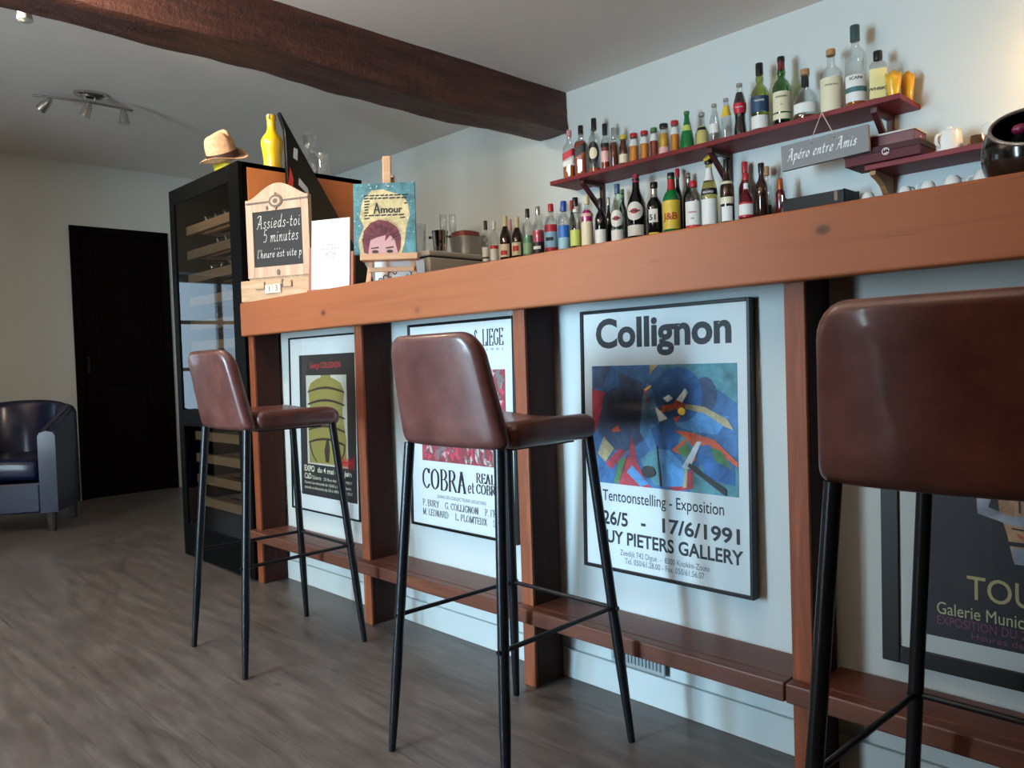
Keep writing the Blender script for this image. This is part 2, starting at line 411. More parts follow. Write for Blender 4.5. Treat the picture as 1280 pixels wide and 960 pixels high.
# far wall with its door and a glazed window, thick old masonry
T = 0.36
wf = MB()
wy0, wy1, wz0, wz1 = -0.30, 0.62, 0.55, 1.72
dy0, dy1, dz1 = 1.735, 2.44, 2.02
wf.box((X0-T, Y0-.1, 0), (X0, wy0, ZC)).box((X0-T, wy0, 0), (X0, wy1, wz0)).box((X0-T, wy0, wz1), (X0, wy1, ZC))
wf.box((X0-T, wy1, 0), (X0, dy0, ZC)).box((X0-T, dy0, dz1), (X0, dy1, ZC)).box((X0-T, dy1, 0), (X0, Y1, ZC))
struct(wf.build('wall_left', pw))
wn = MB()
vx0, vx1, vz0, vz1 = -2.97, -1.73, 0.04, 2.2
T = 0.50
wn.box((X0, Y0-T, 0), (vx0, Y0, ZC)).box((vx1, Y0-T, 0), (-1.6, Y0, ZC)).box((-1.6, Y0-T, 0), (X1, -.85, ZC)).box((vx0, Y0-T, 0), (vx1, Y0, vz0)).box((vx0, Y0-T, vz1), (vx1, Y0, ZC))  # deep reveal and forward right part added, unseen, to shade the near stool
struct(wn.build('wall_front', pdk))
white_frame = mat('window_paint', (225, 228, 228), 0.4)
def window(name, ax, a0, a1, z0, z1, pos, nv, nh):
    f = MB()
    def bar(u0, u1, w0, w1):
        if ax == 'x': f.box((u0, pos-.025, w0), (u1, pos+.025, w1))
        else: f.box((pos-.025, u0, w0), (pos+.025, u1, w1))
    bar(a0, a0+.06, z0, z1); bar(a1-.06, a1, z0, z1); bar(a0, a1, z0, z0+.06); bar(a0, a1, z1-.06, z1)
    for k in range(1, nv): u = a0+(a1-a0)*k/nv; bar(u-.022, u+.022, z0, z1)
    for k in range(1, nh): w = z0+(z1-z0)*k/nh; bar(a0, a1, w-.015, w+.015)
    o = struct(f.build(name, white_frame))
    g = MB()
    if ax == 'x': g.add([(a0, pos, z0), (a1, pos, z0), (a1, pos, z1), (a0, pos, z1)], [(0, 1, 2, 3)])
    else: g.add([(pos, a0, z0), (pos, a1, z0), (pos, a1, z1), (pos, a0, z1)], [(0, 1, 2, 3)])
    g.build('pane', pane_glass('window_glass'), o)
window('window_1', 'x', vx0, vx1, vz0, vz1, Y0-.40, 2, 4)
window('window_2', 'y', wy0, wy1, wz0, wz1, X0-.20, 2, 3)
# dark door in the far wall
dwood = wood('door_wood', (10, 6, 5), (8, 5, 4), (13, 8, 7), (6, 6, 0.7), 0.7, False, .02, spec=.06)
d = MB()
d.box((X0-.06, dy0+.05, 0.0), (X0-.02, dy1-.05, dz1-.05))
door = struct(d.build('door_1', dwood))
MB().box((X0-.08, dy0, 0), (X0+.015, dy0+.055, dz1)).box((X0-.08, dy1-.055, 0), (X0+.015, dy1, dz1)).box((X0-.08, dy0+.055, dz1-.055), (X0+.015, dy1-.055, dz1)).build('door_frame', dwood, door, bevel=.004)
pn = MB()
for (a, b) in ((0.12, 0.86), (0.98, 1.86)):
    y0, y1 = dy0+.16, dy1-.16
    pn.box((X0-.025, y0, a), (X0-.008, y0+.022, b)).box((X0-.025, y1-.022, a), (X0-.008, y1, b))
    pn.box((X0-.025, y0+.022, a), (X0-.008, y1-.022, a+.022)).box((X0-.025, y0+.022, b-.022), (X0-.008, y1-.022, b))
    pn.box((X0-.025, y0+.05, a+.05), (X0-.012, y1-.05, b-.05))
pn.build('door_panel', dwood, door, bevel=.004)
MB().box((X0-.021, dy0+.085, .93), (X0-.014, dy0+.105, 1.06)).tube([(X0-.016, dy0+.095, 1.02), (X0+.012, dy0+.095, 1.02)], .008).build('door_handle', mat('dark_iron', (46, 42, 40), .4, .8), door)

# rough-hewn ceiling beam running into the back wall
bw = mat('hewn_oak', (62, 34, 28), 0.55); N = NT(bw)
n1 = N.noise(N.coord((9, 1.2, 9)), 3.0, 7, .65, .6); n2 = N.noise(N.coord(), 26, 6, .7)
c = N.ramp(n1, [(0.3, (44, 24, 20)), (0.5, (76, 42, 34)), (0.72, (104, 62, 48))])
c = N.mix(N.ramp(n2, [(0.52, (0.0, 0.0, 0.0)), (0.75, (0.7, 0.7, 0.7))]), c, (48, 28, 22))
N.l.new(c, N.b.inputs['Base Color']); N.bump(n2, 0.9, 0.012)
bm_ = MB(); nL, prof = 90, []
sec = []
for a, b, k in (((-3.075, 2.245), (-3.09, 2.50), 8), ((-3.09, 2.50), (-3.34, 2.50), 6), ((-3.34, 2.50), (-3.33, 2.245), 8), ((-3.33, 2.245), (-3.075, 2.245), 10)):
    for i in range(k): sec.append((a[0]+(b[0]-a[0])*i/k, a[1]+(b[1]-a[1])*i/k))
vs, fs = [], []
cxm, czm = -3.20, 2.37
for i in range(nL+1):
    y = Y0+(Y1-.004-Y0)*i/nL
    for (x, z) in sec:
        p = Vector((x*6, y*1.6, z*6))
        q = noise.noise(p)*.016+noise.noise(Vector((x*22, y*7, z*22)))*.006
        # worn arrises
        e = max(0, (abs(x-cxm)/.135)+(abs(z-czm)/.13)-1.72)
        k = 1-.16*e
        sag = .008*math.sin(y*1.7)
        zz = czm+(z-czm)*k+q*1.0+sag
        if z > 2.49: zz = 2.50
        vs.append((cxm+(x-cxm)*k+q, y, zz))
n = len(sec)
for i in range(nL):
    for j in range(n): fs.append((i*n+j, i*n+(j+1) % n, (i+1)*n+(j+1) % n, (i+1)*n+j))
fs += [tuple(range(n)), tuple(range(nL*n, (nL+1)*n))]
beam = struct(MB().add(vs, fs).build('ceiling_beam', bw, smooth=True, auto=50))
tag(beam, 'rough hewn dark brown oak beam running across the white ceiling', 'beam')

# ================================================================== BAR
pine = wood('pine_fascia', (150, 86, 49), (157, 91, 53), (138, 76, 43), (0.35, 7, 7), 0.55, True, .02, 0)
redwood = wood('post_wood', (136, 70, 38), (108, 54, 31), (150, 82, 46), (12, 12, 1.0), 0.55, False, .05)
darkpost = wood('dark_post_wood', (58, 28, 22), (46, 22, 18), (70, 36, 28), (12, 12, 1.0), 0.6, False, .04, spec=.2)  # darker wood colour for the post bodies behind the front strips
footwood = wood('foot_rail_wood', (96, 56, 42), (78, 44, 34), (116, 70, 50), (1.0, 12, 12), 0.42, True, .06)
panel_m = plaster('panel_paint', (194, 202, 201), .06)
XR = 1.3
bar = thing('bar_counter', 'long white panelled bar with thick wooden top, posts and foot rail', 'bar counter', (-3.2, 1.68, 0))
def loc(x, y, z): return (x+3.2, y-1.68, z)
MB().box(loc(-3.2, 1.553, 1.165), loc(XR, 2.08, 1.203)).build('worktop', pine, bar, bevel=.004)
MB().box(loc(-3.205, 1.515, 1.061), loc(XR, 1.55, 1.203)).build('fascia', pine, bar, bevel=.007, seg=3)
MB().box(loc(-3.2, 1.681, 0), loc(XR, 1.72, 1.16)).build('front_panel', panel_m, bar)
MB().box(loc(-3.2, 1.668, 0), loc(XR, 1.6805, .083)).build('plinth_board', panel_m, bar, bevel=.003)
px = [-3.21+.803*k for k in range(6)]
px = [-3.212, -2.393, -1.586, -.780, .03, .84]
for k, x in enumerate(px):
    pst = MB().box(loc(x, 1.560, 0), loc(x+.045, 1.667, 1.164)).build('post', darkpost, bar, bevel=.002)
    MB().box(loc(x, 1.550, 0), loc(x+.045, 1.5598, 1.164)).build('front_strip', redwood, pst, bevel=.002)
for k, x in enumerate(px[:-1]):
    x0, x1 = x, px[k+1]-.002
    f = MB()
    f.box(loc(x0, 1.516, .191), loc(x1, 1.549, .233)).box(loc(x+.046, 1.549, .191), loc(x1-.001, 1.679, .233))
    f.build('foot_rail', footwood, bar, bevel=.004)
grey_met = mat('vent_metal', (176, 184, 186), .35, .6)
vt = MB().box(loc(-1.36, 1.662, .09), loc(-1.185, 1.6675, .155)).build('air_vent', grey_met, bar, bevel=.002)
sl = MB()
for k in range(14): sl.box(loc(-1.35+k*.0115, 1.659, .102), loc(-1.345+k*.0115, 1.6615, .145))
sl.build('slat', mat('vent_dark', (110, 122, 128), .5), vt)

# ------------------------------------------------------------------ bar stools
lea = mat('brown_leather', (92, 52, 44), 0.38, coat=.25); N = NT(lea)
n1 = N.noise(N.coord(), 9, 6, .65); n2 = N.noise(N.coord(), 130, 3)
N.l.new(N.ramp(n1, [(0.3, (66, 34, 31)), (0.5, (86, 47, 42)), (0.72, (108, 66, 59))]), N.b.inputs['Base Color'])
N.bump(n2, 0.12, .002)
blk = mat('black_metal', (24, 26, 30), .3, .35)
stool = thing('bar_stool', 'brown leather bar stool in the middle, before the white poster with serif lettering', 'bar stool', (-1.353, 1.275, 0), 0, 'brown leather bar stools')
def seat_def(v):
    x, y, z = v
    k = 1-.05*max(0, (y+.05)/.2)
    zz = z-.018*max(0, (y-.08)/.1)**2-.010*max(0, 1-(x/.16)**2)*(1 if z > 0 else .2)
    return (x*k, y+.033, zz+.762)
slab(lambda i: rrect(.168, .156, (.06, .06, .02, .02)), .168, .156, .062, .024, seat_def).build('seat', lea, stool, smooth=True)
def back_def(v):
    x, y, z = v                     # y is height, z is thickness (front +)
    h = (y+.1275)/.255
    w = 1.0-.15*h
    yy = -.162-.042*h+(-z)+.030*(abs(x)/.18)**2.2*(1-.5*h)
    return (x*w-.011, yy, .733+h*.252)
slab(lambda i: rrect(.175, .1275, (.05, .05, .022, .022)), .175, .1275, .040, .019, back_def).build('backrest', lea, stool, smooth=True)
legs = [((-.2, -.208), (-.160, -.152)), ((.2, -.212), (.152, -.152)), ((.198, .205), (.138, .150)), ((-.198, .207), (-.138, .150))]
for (fx, fy), (tx, ty) in legs:
    p0, p1 = Vector((fx, fy, .0)), Vector((tx, ty, .736))
    q = p0.lerp(p1, .25)
    lg = MB().tube([p0, p0.lerp(p1, .01), q, p1], [.0085, .009, .0125, .0125], 14).build('leg', blk, stool, smooth=True, auto=60)
def at(k, z):
    (fx, fy), (tx, ty) = legs[k]; t = z/.736
    return Vector((fx+(tx-fx)*t, fy+(ty-fy)*t, z))
zr = .325
for a, b in ((0, 3), (3, 2), (2, 1)):
    pa, pb = at(a, zr), at(b, zr); dv = (pb-pa).normalized()
    MB().tube([pa-dv*.014, pb+dv*.016], .0055, 10).build('foot_rod', blk, stool, smooth=True, auto=60)
MB().box((-.12, -.1, .724), (.12, .12, .734)).build('seat_plate', blk, stool)
copy_thing(stool, (-2.434, 1.24, 0), math.radians(-1), 'brown leather bar stool nearest the glass wine cabinet, its back catching pinkish light', 'brown leather bar stools')
copy_thing(stool, (-.318, 1.235, 0), math.radians(0), 'dark brown leather bar stool at the right edge, nearest to the camera and cut off', 'brown leather bar stools')

# ------------------------------------------------------------------ framed posters on the bar front
black_frame = mat('frame_black', (10, 10, 11), .4, spec=.3)
paper = mat('poster_paper', (226, 228, 226), .6); matw = mat('poster_mat', (218, 220, 217), .7)
ink = mat('ink_black', (26, 28, 34), .6); inkg = mat('ink_grey', (120, 124, 130), .6)
def poster(name, label, x0, x1, z0, z1, fwid, depth, tilt):
    """origin at the top left corner of the frame; x to the right, z down negative"""
    r = thing(name, label, 'poster', (x0, 1.6805, z1), 0, 'framed exhibition posters on the bar front')
    r.rotation_euler = (tilt, 0, 0)
    w, h = x1-x0, z1-z0
    f = MB(); d0, d1 = -depth, -.001
    f.box((0, d0, -h), (fwid, d1, 0)).box((w-fwid, d0, -h), (w, d1, 0)).box((fwid, d0, -fwid), (w-fwid, d1, 0)).box((fwid, d0, -h), (w-fwid, d1, -h+fwid))
    f.build('frame', black_frame, r, bevel=.0015)
    MB().box((fwid, d0+.006, -h+fwid), (w-fwid, d1, -fwid)).build('mat_board', matw, r)
    MB().add([(fwid, d0+.0025, -h+fwid), (w-fwid, d0+.0025, -h+fwid), (w-fwid, d0+.0025, -fwid), (fwid, d0+.0025, -fwid)], [(0, 1, 2, 3)]).build('pane', pane_glass('picture_glass'), r)
    return r, w, h, d0+.006
def circ(cx, cz, rx, rz_, a0=0, a1=360, n=20):
    return [(cx+rx*math.cos(math.radians(a0+(a1-a0)*k/n)), cz+rz_*math.sin(math.radians(a0+(a1-a0)*k/n))) for k in range(n+(0 if a1-a0 == 360 else 1))]
def arcband(cx, cz, rx, rz_, th, a0, a1, n=14):
    o = circ(cx, cz, rx, rz_, a0, a1, n); i = circ(cx, cz, rx-th, rz_-th, a0, a1, n)
    return o+i[::-1]
TILT = -.02
# P1: dark poster with an olive banded figure
r, w, h, yb = poster('framed_poster', 'framed black poster with olive banded torso, first from the wine cabinet', -3.075, -2.555, .325, 1.048, .007, .018, TILT)
X = lambda x: x+3.075
Z = lambda z: z-1.048
yb -= .0008
bx0, bx1, bz0, bz1 = X(-2.995), X(-2.575), Z(.392), Z(.972)
MB().box((bx0, yb, bz0), (bx1, yb+.0006, bz1)).build('print', mat('print_black', (38, 36, 36), .6), r)
bw_ = bx1-bx0; bh = bz1-bz0
PX = lambda u: bx0+u*bw_
PZ = lambda v: bz0+v*bh
y1 = yb-.0004
MB().box((PX(.13), y1, PZ(.225)), (PX(.86), y1+.0003, PZ(.855))).build('picture_ground', mat('print_cream', (196, 192, 176), .6), r)
ol = MB(); y2 = y1-.0004
ol.poly([(PX(a), PZ(b)) for a, b in ((.17,.235),(.16,.45),(.2,.62),(.17,.75),(.22,.80),(.36,.835),(.62,.835),(.76,.80),(.82,.74),(.78,.6),(.84,.42),(.84,.24))], y2)
ol.poly([(PX(a), PZ(b)) for a, b in ((.40,.83),(.60,.83),(.585,.855),(.415,.855))], y2)
ol.build('picture_figure', mat('print_olive', (142, 130, 66), .6), r)
dk = MB(); y3 = y2-.0004
for k, vz in enumerate((.742, .655, .565, .475, .385)):
    o = [(PX(.16+.66*t), PZ(vz+.035*math.sin(PI*t)-.012*t*0)) for t in [i/12 for i in range(13)]]
    i_ = [(a, b-bh*(.012+.006*math.sin(PI*j/12))) for j, (a, b) in enumerate(o)]
    dk.poly(o+i_[::-1], y3)
dk.poly([(PX(a), PZ(b)) for a, b in ((.47,.25),(.45,.33),(.49,.40),(.53,.42),(.55,.34),(.53,.25))], y3)
for sgn in (-1, 1):
    o = [(PX(.5+sgn*(.30-.12*t*t)), PZ(.375-.13*t)) for t in [i/8 for i in range(9)]]
    i_ = [(a+sgn*bw_*.022, b) for a, b in o]
    dk.poly(o+i_[::-1], y3)
dk.build('picture_band', mat('print_brown', (52, 40, 30), .6), r)
t = MB(); t.text('George COLLIGNON', .034, PX(.2), PZ(.905), y1, width=bw_*.56, shear=.15)
for k in range(16):
    a = PX(.68+.018*k); t.poly([(a, PZ(.225+.02*((k*7) % 3))), (a+.004, PZ(.22)), (a+.009, PZ(.29+.012*((k*5) % 4))), (a+.004, PZ(.285))], y3-.0005)
t.poly([(PX(.66), PZ(.245)), (PX(.96), PZ(.265)), (PX(.97), PZ(.275)), (PX(.66), PZ(.26))], y3-.0005)
t.build('red_lettering', mat('ink_red', (206, 52, 54), .6), r)
t = MB(); t.text('EXPO', .034, PX(.06), PZ(.172), y1, bold=.02, width=bw_*.19); t.text('du 4 mai - 23 juin', .030, PX(.31), PZ(.172), y1, bold=.01, width=bw_*.6)
t.text('CàD', .032, PX(.06), PZ(.118), y1, width=bw_*.13, bold=.01); t.text('Galerie', .022, PX(.21), PZ(.118), y1, width=bw_*.16); t.text('22 Rue des         à HUY', .016, PX(.42), PZ(.12), y1, width=bw_*.5)
t.text('Ouvert: les mercredis de 13h30 à 18h  vendredis', .016, PX(.06), PZ(.082), y1, width=bw_*.84)
t.text('samedis et dimanches de 15h à 18h30 ou sur RDV', .016, PX(.06), PZ(.047), y1, width=bw_*.86)
t.build('lettering', mat('ink_cream', (226, 222, 196), .6), r)

# P2: white poster with serif lettering
r, w, h, yb = poster('framed_poster', 'framed white poster with large serif lettering behind the middle bar stool', -2.225, -1.695, .362, 1.056, .009, .022, TILT)
yb -= .0006
PX = lambda u: u*w
PZ = lambda v: -h+v*h
ir = random.Random(3)
for nm, mcol, cnt in (('picture_ground', (150, 60, 68), 1), ('picture_fleck', (196, 176, 172), 150), ('picture_fleck', (120, 118, 112), 110), ('picture_fleck', (206, 70, 92), 110)):
    q = MB()
    if cnt == 1: q.box((PX(.125), yb-.0002, PZ(.328)), (PX(.915), yb+.0004, PZ(.768)))
    else:
        for k in range(cnt):
            cx, cz = PX(.14+.76*ir.random()), PZ(.34+.415*ir.random()); s_ = .006+.010*ir.random(); a = ir.random()*PI
            q.poly([(min(max(cx+s_*math.cos(a+e)*ff, PX(.125)), PX(.915)), min(max(cz+1.6*s_*math.sin(a+e)*ff, PZ(.328)), PZ(.768))) for e, ff in ((0, 1.2), (1.9, .5), (3.3, 1.1), (4.6, .45))], yb-.0004-.00001*k-.0000001*mcol[0])
    q.build(nm, mat('cobra_print_%d' % mcol[1], mcol, .6), r)
t = MB(); K = dict(y=yb-.0003, serif=.085)
t.strokes('LIEGE', CAPS, .050, PX(.728), PZ(.877), w=.15, thin=.045, width=w*.175, **K)
t.strokes('S', CAPS, .050, PX(.655), PZ(.877), w=.15, thin=.045, sx=.6, **K)
t.strokes('COBRA', CAPS, .068, PX(.12), PZ(.192), w=.16, thin=.04, width=w*.43, **K)
t.strokes('et', CAPS, .046, PX(.570), PZ(.196), w=.14, thin=.04, width=w*.055, y=yb-.0003)
t.strokes('REALISTE', CAPS, .030, PX(.648), PZ(.250), w=.18, thin=.05, width=w*.30, **K)
t.strokes('COBRISTE', CAPS, .030, PX(.645), PZ(.200), w=.18, thin=.05, width=w*.30, **K)
t.build('lettering', ink, r)
t = MB(); K = dict(y=yb-.0003, serif=.08, w=.14, thin=.05)
t.strokes('P. BURY', CAPS, .0215, PX(.12), PZ(.104), width=w*.165, **K); t.strokes('G. COLLIGNON', CAPS, .0215, PX(.345), PZ(.104), width=w*.315, **K)
t.strokes('P. FRANCK', CAPS, .0215, PX(.72), PZ(.104), width=w*.215, **K)
t.strokes('M. LEONARD', CAPS, .0215, PX(.12), PZ(.059), width=w*.255, **K); t.strokes('L. PLOMTEUX', CAPS, .0215, PX(.445), PZ(.059), width=w*.29, **K)
t.strokes('S.', CAPS, .0215, PX(.79), PZ(.059), sx=.6, **K); t.strokes('N', CAPS, .0215, PX(.905), PZ(.059), sx=.7, **K)
t.build('name_lettering', mat('ink_dark_grey', (84, 88, 94), .6), r)
t = MB()
t.text('DANS LES COLLECTIONS LIEGEOISES', .015, PX(.27), PZ(.152), yb-.0003, width=w*.46)
t.text('1 9 9 1', .012, PX(.75), PZ(.852), yb-.0003, width=w*.14)
t.build('small_lettering', inkg, r)

# P3: large white poster with an abstract blue picture
r, w, h, yb = poster('framed_poster', 'large framed white poster with abstract blue and red picture above a gallery name', -1.428, -.915, .348, 1.048, .009, .027, TILT)
yb -= .0006
PX = lambda u: u*w
PZ = lambda v: -h+v*h
t = MB(); t.text('Collignon', .105, PX(.10), PZ(.857), yb, bold=.034, width=w*.80)
t.text('Tentoonstelling - Exposition', .042, PX(.13), PZ(.268), yb, width=w*.72, bold=.006)
t.text('26/5', .050, PX(.128), PZ(.178), yb, width=w*.165, bold=.026); t.text('-', .05, PX(.375), PZ(.178), yb, bold=.026); t.text('17/6/1991', .050, PX(.485), PZ(.178), yb, width=w*.425, bold=.026)
t.text('GUY PIETERS GALLERY', .047, PX(.085), PZ(.108), yb, width=w*.86, bold=.026)
t.build('lettering', ink, r)
t = MB(); t.text('Zeedijk 742 Digue  -  8300 Knokke-Zoute', .021, PX(.24), PZ(.066), yb, width=w*.53); t.text('Tel. 050/61.28.00 - Fax. 050/61.56.07', .021, PX(.27), PZ(.037), yb, width=w*.47)
t.build('small_lettering', mat('ink_mid', (86, 90, 98), .6), r)
# abstract picture, u 0..1 left to right, v 0..1 bottom to top
a0, a1, b0, b1 = PX(.072), PX(.928), PZ(.335), PZ(.785)
AX = lambda u: a0+u*(a1-a0)
AZ = lambda v: b0+v*(b1-b0)
def painterly(nm, col):
    m_ = mat(nm, col, .6); N = NT(m_)
    n1 = N.noise(N.coord((1, 1, 1)), 16, 6, .65, .8)
    dkc = tuple(int(v*.68) for v in col); ltc = tuple(min(255, int(v*1.15+14)) for v in col)
    N.l.new(N.ramp(n1, [(.28, dkc), (.5, col), (.74, ltc)]), N.b.inputs['Base Color']); return m_
abst = MB().box((a0, yb-.0003, b0), (a1, yb+.0004, b1)).build('abstract_picture', painterly('paint_blue', (62, 108, 158)), r)
lay = [
 ('paint_teal', (84, 140, 150), [[(.42,1),(1,1),(1,.7),(.84,.84),(.76,.78),(.66,.95)], [(.36,.22),(.5,.38),(.55,.05),(.46,.02)], [(.70,.0),(1,0),(1,.22),(.82,.3),(.72,.15)], [(.62,.42),(.76,.5),(.74,.25),(.66,.22)]]),
 ('paint_navy', (62, 80, 110), [circ(.22,.55,.19,.27), [(.2,.95),(.38,.86),(.4,.68),(.24,.72)], circ(.80,.76,.08,.14,0,360,14), [(.02,1),(.16,1),(.08,.82),(.0,.8)]]),
 ('paint_red', (186, 52, 66), [[(0,.8),(.1,.78),(.07,.62),(.03,.44),(0,.44)], [(.24,.0),(.30,.42),(.345,.18),(.42,.0)], [(.20,.03),(.26,.25),(.36,.08),(.44,.0),(.58,.0),(.48,.1),(.66,.1),(.72,.2),(.72,.03),(.62,.0),(.2,.0)], [(.10,.17),(.2,.3),(.26,.28),(.14,.12)]]),
 ('paint_blue_light', (86, 146, 198), [[(.42,.86),(.50,.7),(.50,.36),(.44,.30),(.36,.45),(.38,.72)], [(.48,.36),(.52,.02),(.66,.04),(.67,.2),(.55,.34)], [(.26,.11),(.36,.0),(.42,.03),(.30,.17)], [(.62,.66),(.95,.6),(.88,.46),(.70,.48),(.60,.52)]]),
 ('paint_blue_deep', (50, 104, 164), [circ(.63,.76,.16,.22,0,360,22), [(.44,.48),(.6,.58),(.64,.42),(.58,.32),(.48,.32)], [(.76,.3),(.98,.28),(.98,.08),(.8,.12)]]),
 ('paint_orange', (214, 92, 56), [[(.6,.48),(.7,.47),(.86,.42),(1,.26),(1,.22),(.82,.38),(.72,.36),(.68,.42)], [(.58,.32),(.68,.42),(.68,.34),(.64,.29)], [(.50,.61),(.60,.64),(.60,.69),(.52,.67)], circ(.635,.68,.034,.04,0,360,12), [(.60,.58),(.65,.6),(.61,.53)], [(.395,.8),(.45,.84),(.44,.81),(.41,.78),(.425,.68),(.41,.7)], [(.15,.46),(.2,.5),(.22,.45),(.16,.44)], [(.7,.27),(.74,.3),(.74,.25),(.71,.23)]]),
 ('paint_green', (84, 132, 72), [[(.16,.0),(.2,.02),(.26,.24),(.2,.2)], [(.62,.33),(.68,.38),(.72,.3),(.66,.27)], [(.84,.36),(.9,.34),(.97,.2),(.86,.26)]]),
 ('paint_ochre', (178, 160, 120), [[(.67,.69),(.8,.67),(.94,.58),(.98,.5),(.93,.52),(.8,.62),(.68,.65)], [(.04,.25),(.09,.4),(.17,.3),(.1,.18)], [(.655,.03),(.67,.19),(.69,.2),(.68,.03)], [(.44,.92),(.5,1),(.44,1)]]),
 ('paint_pale', (158, 178, 190), [[(.475,.66),(.52,.62),(.56,.57),(.50,.54)], [(.53,.73),(.57,.76),(.6,.73),(.56,.70)], [(.62,.72),(.68,.81),(.70,.78),(.66,.7)], [(.65,.19),(.75,.4),(.78,.4),(.7,.18)]]),
 ('paint_yellow', (216, 190, 70), [circ(.655,.63,.026,.03,0,360,10), [(.41,.79),(.45,.825),(.445,.835),(.4,.8)]]),
 ('paint_black', (26, 26, 32), [[(.69,.2),(.9,.02),(.93,.0),(.93,.05),(.7,.23)], [(.48,.35),(.49,.34),(.51,.02),(.50,.02)], circ(.515,.645,.01,.012,0,360,8), circ(.555,.638,.01,.012,0,360,8), circ(.42,.13,.05,.05,0,360,12)]),
]
for k, (nm, col, polys) in enumerate(lay):
    q = MB()
    for j, pl in enumerate(polys):
        q.poly([(min(max(AX(u), a0), a1), min(max(AZ(v), b0), b1)) for u, v in pl], yb-.0007-k*.0003-j*.00002)
    q.build('picture_shape', painterly(nm, col), abst)

# P4: black poster with gold lettering at the right edge
r, w, h, yb = poster('framed_poster', 'wide black framed poster with gold lettering behind the nearest bar stool', -.632, .02, .283, .95, .034, .022, TILT)
yb -= .0006
X = lambda x: x+.632
Z = lambda z: z-.95
MB().box((X(-.548), yb, Z(.352)), (X(-.065), yb+.0004, Z(.885))).build('print', mat('print_near_black', (30, 30, 36), .55), r)
y1 = yb-.0004
fg = MB()
def face(dx):
    q = [(-.398,.52),(-.408,.57),(-.42,.61),(-.425,.68),(-.41,.78),(-.36,.84),(-.30,.82),(-.27,.74),(-.275,.6),(-.30,.52)]
    return [(X(a+dx), Z(b)) for a, b in q]
fg.poly(face(.0), y1); fg.build('picture_figure', painterly('print_flesh', (196, 150, 112)), r)
q = MB(); q.poly([(X(a), Z(b)) for a, b in ((-.458,.642),(-.432,.636),(-.438,.616),(-.40,.602),(-.30,.620),(-.27,.606),(-.30,.588),(-.40,.586),(-.456,.602))], y1-.0004)
q.poly([(X(a), Z(b)) for a, b in ((-.401,.545),(-.28,.545),(-.29,.515),(-.396,.515))], y1-.0004); q.build('picture_cloth', painterly('print_cloth', (168, 172, 186)), r)
q = MB()
for pl in (((-.406,.556),(-.28,.556),(-.28,.549),(-.404,.548)), ((-.40,.582),(-.375,.580),(-.375,.577),(-.40,.579)), ((-.39,.66),(-.387,.66),(-.385,.61),(-.388,.61))):
    q.poly([(X(a), Z(b)) for a, b in pl], y1-.0008)
q.build('picture_line', mat('print_line', (44, 32, 40), .6), r)
q = MB(); q.poly([(X(a), Z(b)) for a, b in ((-.392,.574),(-.372,.562),(-.374,.557),(-.39,.566))], y1-.0008); q.build('picture_mouth', mat('print_mouth', (206, 108, 88), .6), r)
t = MB(); t.text('TOU', .064, X(-.476), Z(.437), y1, bold=.004, width=.112)
gold = mat('ink_gold', (196, 178, 122), .5); t.build('title_lettering', gold, r)
t = MB(); t.text('Galerie Munici', .034, X(-.530), Z(.398), y1, width=.152); t.build('gallery_lettering', mat('ink_pale_gold', (204, 196, 150), .5), r)
t = MB(); t.text('EXPOSITION DU 2', .025, X(-.530), Z(.377), y1, width=.150)
t.text('Heures de', .017, X(-.470), Z(.3605), y1, width=.086)
t.build('date_lettering', mat('ink_purple', (132, 62, 104), .5), r)

# ================================================================== WINE CABINET
cab = thing('wine_cabinet', 'tall black glass fronted wine cabinet with orange side at end of bar', 'wine cabinet', (-3.59, 1.535, 0))
def loc(x, y, z): return (x+3.59, y-1.535, z)
cblk = mat('cabinet_black', (6, 7, 7), .55, spec=.06); cin = mat('cabinet_inside', (26, 24, 22), .6)
cx0, cx1, cy0, cy1, cz = -3.972, -3.212, 1.560, 2.16, 1.81
b = MB()
b.box(loc(cx0, cy0, .09), loc(cx0+.03, cy1, cz)).box(loc(cx1-.03, cy0, .09), loc(cx1-.004, cy1, cz)).box(loc(cx0, cy1-.03, .09), loc(cx1-.004, cy1, cz))
b.box(loc(cx0, cy0, cz-.03), loc(cx1-.004, cy1, cz)).box(loc(cx0+.02, cy0+.02, 0), loc(cx1-.02, cy1, .092)).box(loc(cx0+.03, cy0, .66), loc(cx1-.03, cy1-.03, .72))
b.build('carcass', cblk, cab)
orange = wood('orange_laminate', (205, 122, 66), (212, 130, 74), (198, 114, 60), (8, 1, 1), .42, False, .01)
MB().box(loc(cx1-.0035, cy0+.018, .09), loc(cx1, cy1-.004, cz-.022)).build('side_panel', orange, cab)
dr = MB()
fy0, fy1 = 1.535, 1.558
dr.box(loc(cx0, fy0, .012), loc(cx0+.055, fy1, cz)).box(loc(cx1-.10, fy0, .012), loc(cx1, fy1, cz)).box(loc(cx0+.055, fy0, cz-.075), loc(cx1-.10, fy1, cz)).box(loc(cx0+.055, fy0, .012), loc(cx1-.10, fy1, .17)).box(loc(cx0+.055, fy0, .655), loc(cx1-.10, fy1, .735))
dframe = dr.build('door', cblk, cab, bevel=.003)
gd = pane_glass('smoked_glass', (170, 172, 168))
for a, b_ in ((.17, .655), (.735, cz-.075)):
    MB().add([loc(cx0+.055, fy0+.006, a), loc(cx1-.10, fy0+.006, a), loc(cx1-.10, fy0+.006, b_), loc(cx0+.055, fy0+.006, b_)], [(0, 1, 2, 3)]).build('glass_pane', gd, dframe)
beech = wood('beech', (208, 164, 126), (198, 150, 112), (216, 176, 140), (1.5, 12, 12), .45, False)
shz = [1.615, 1.495, 1.378, 1.262, 1.145, 1.045, .60, .49, .385, .275]
shz += [.94, .84]
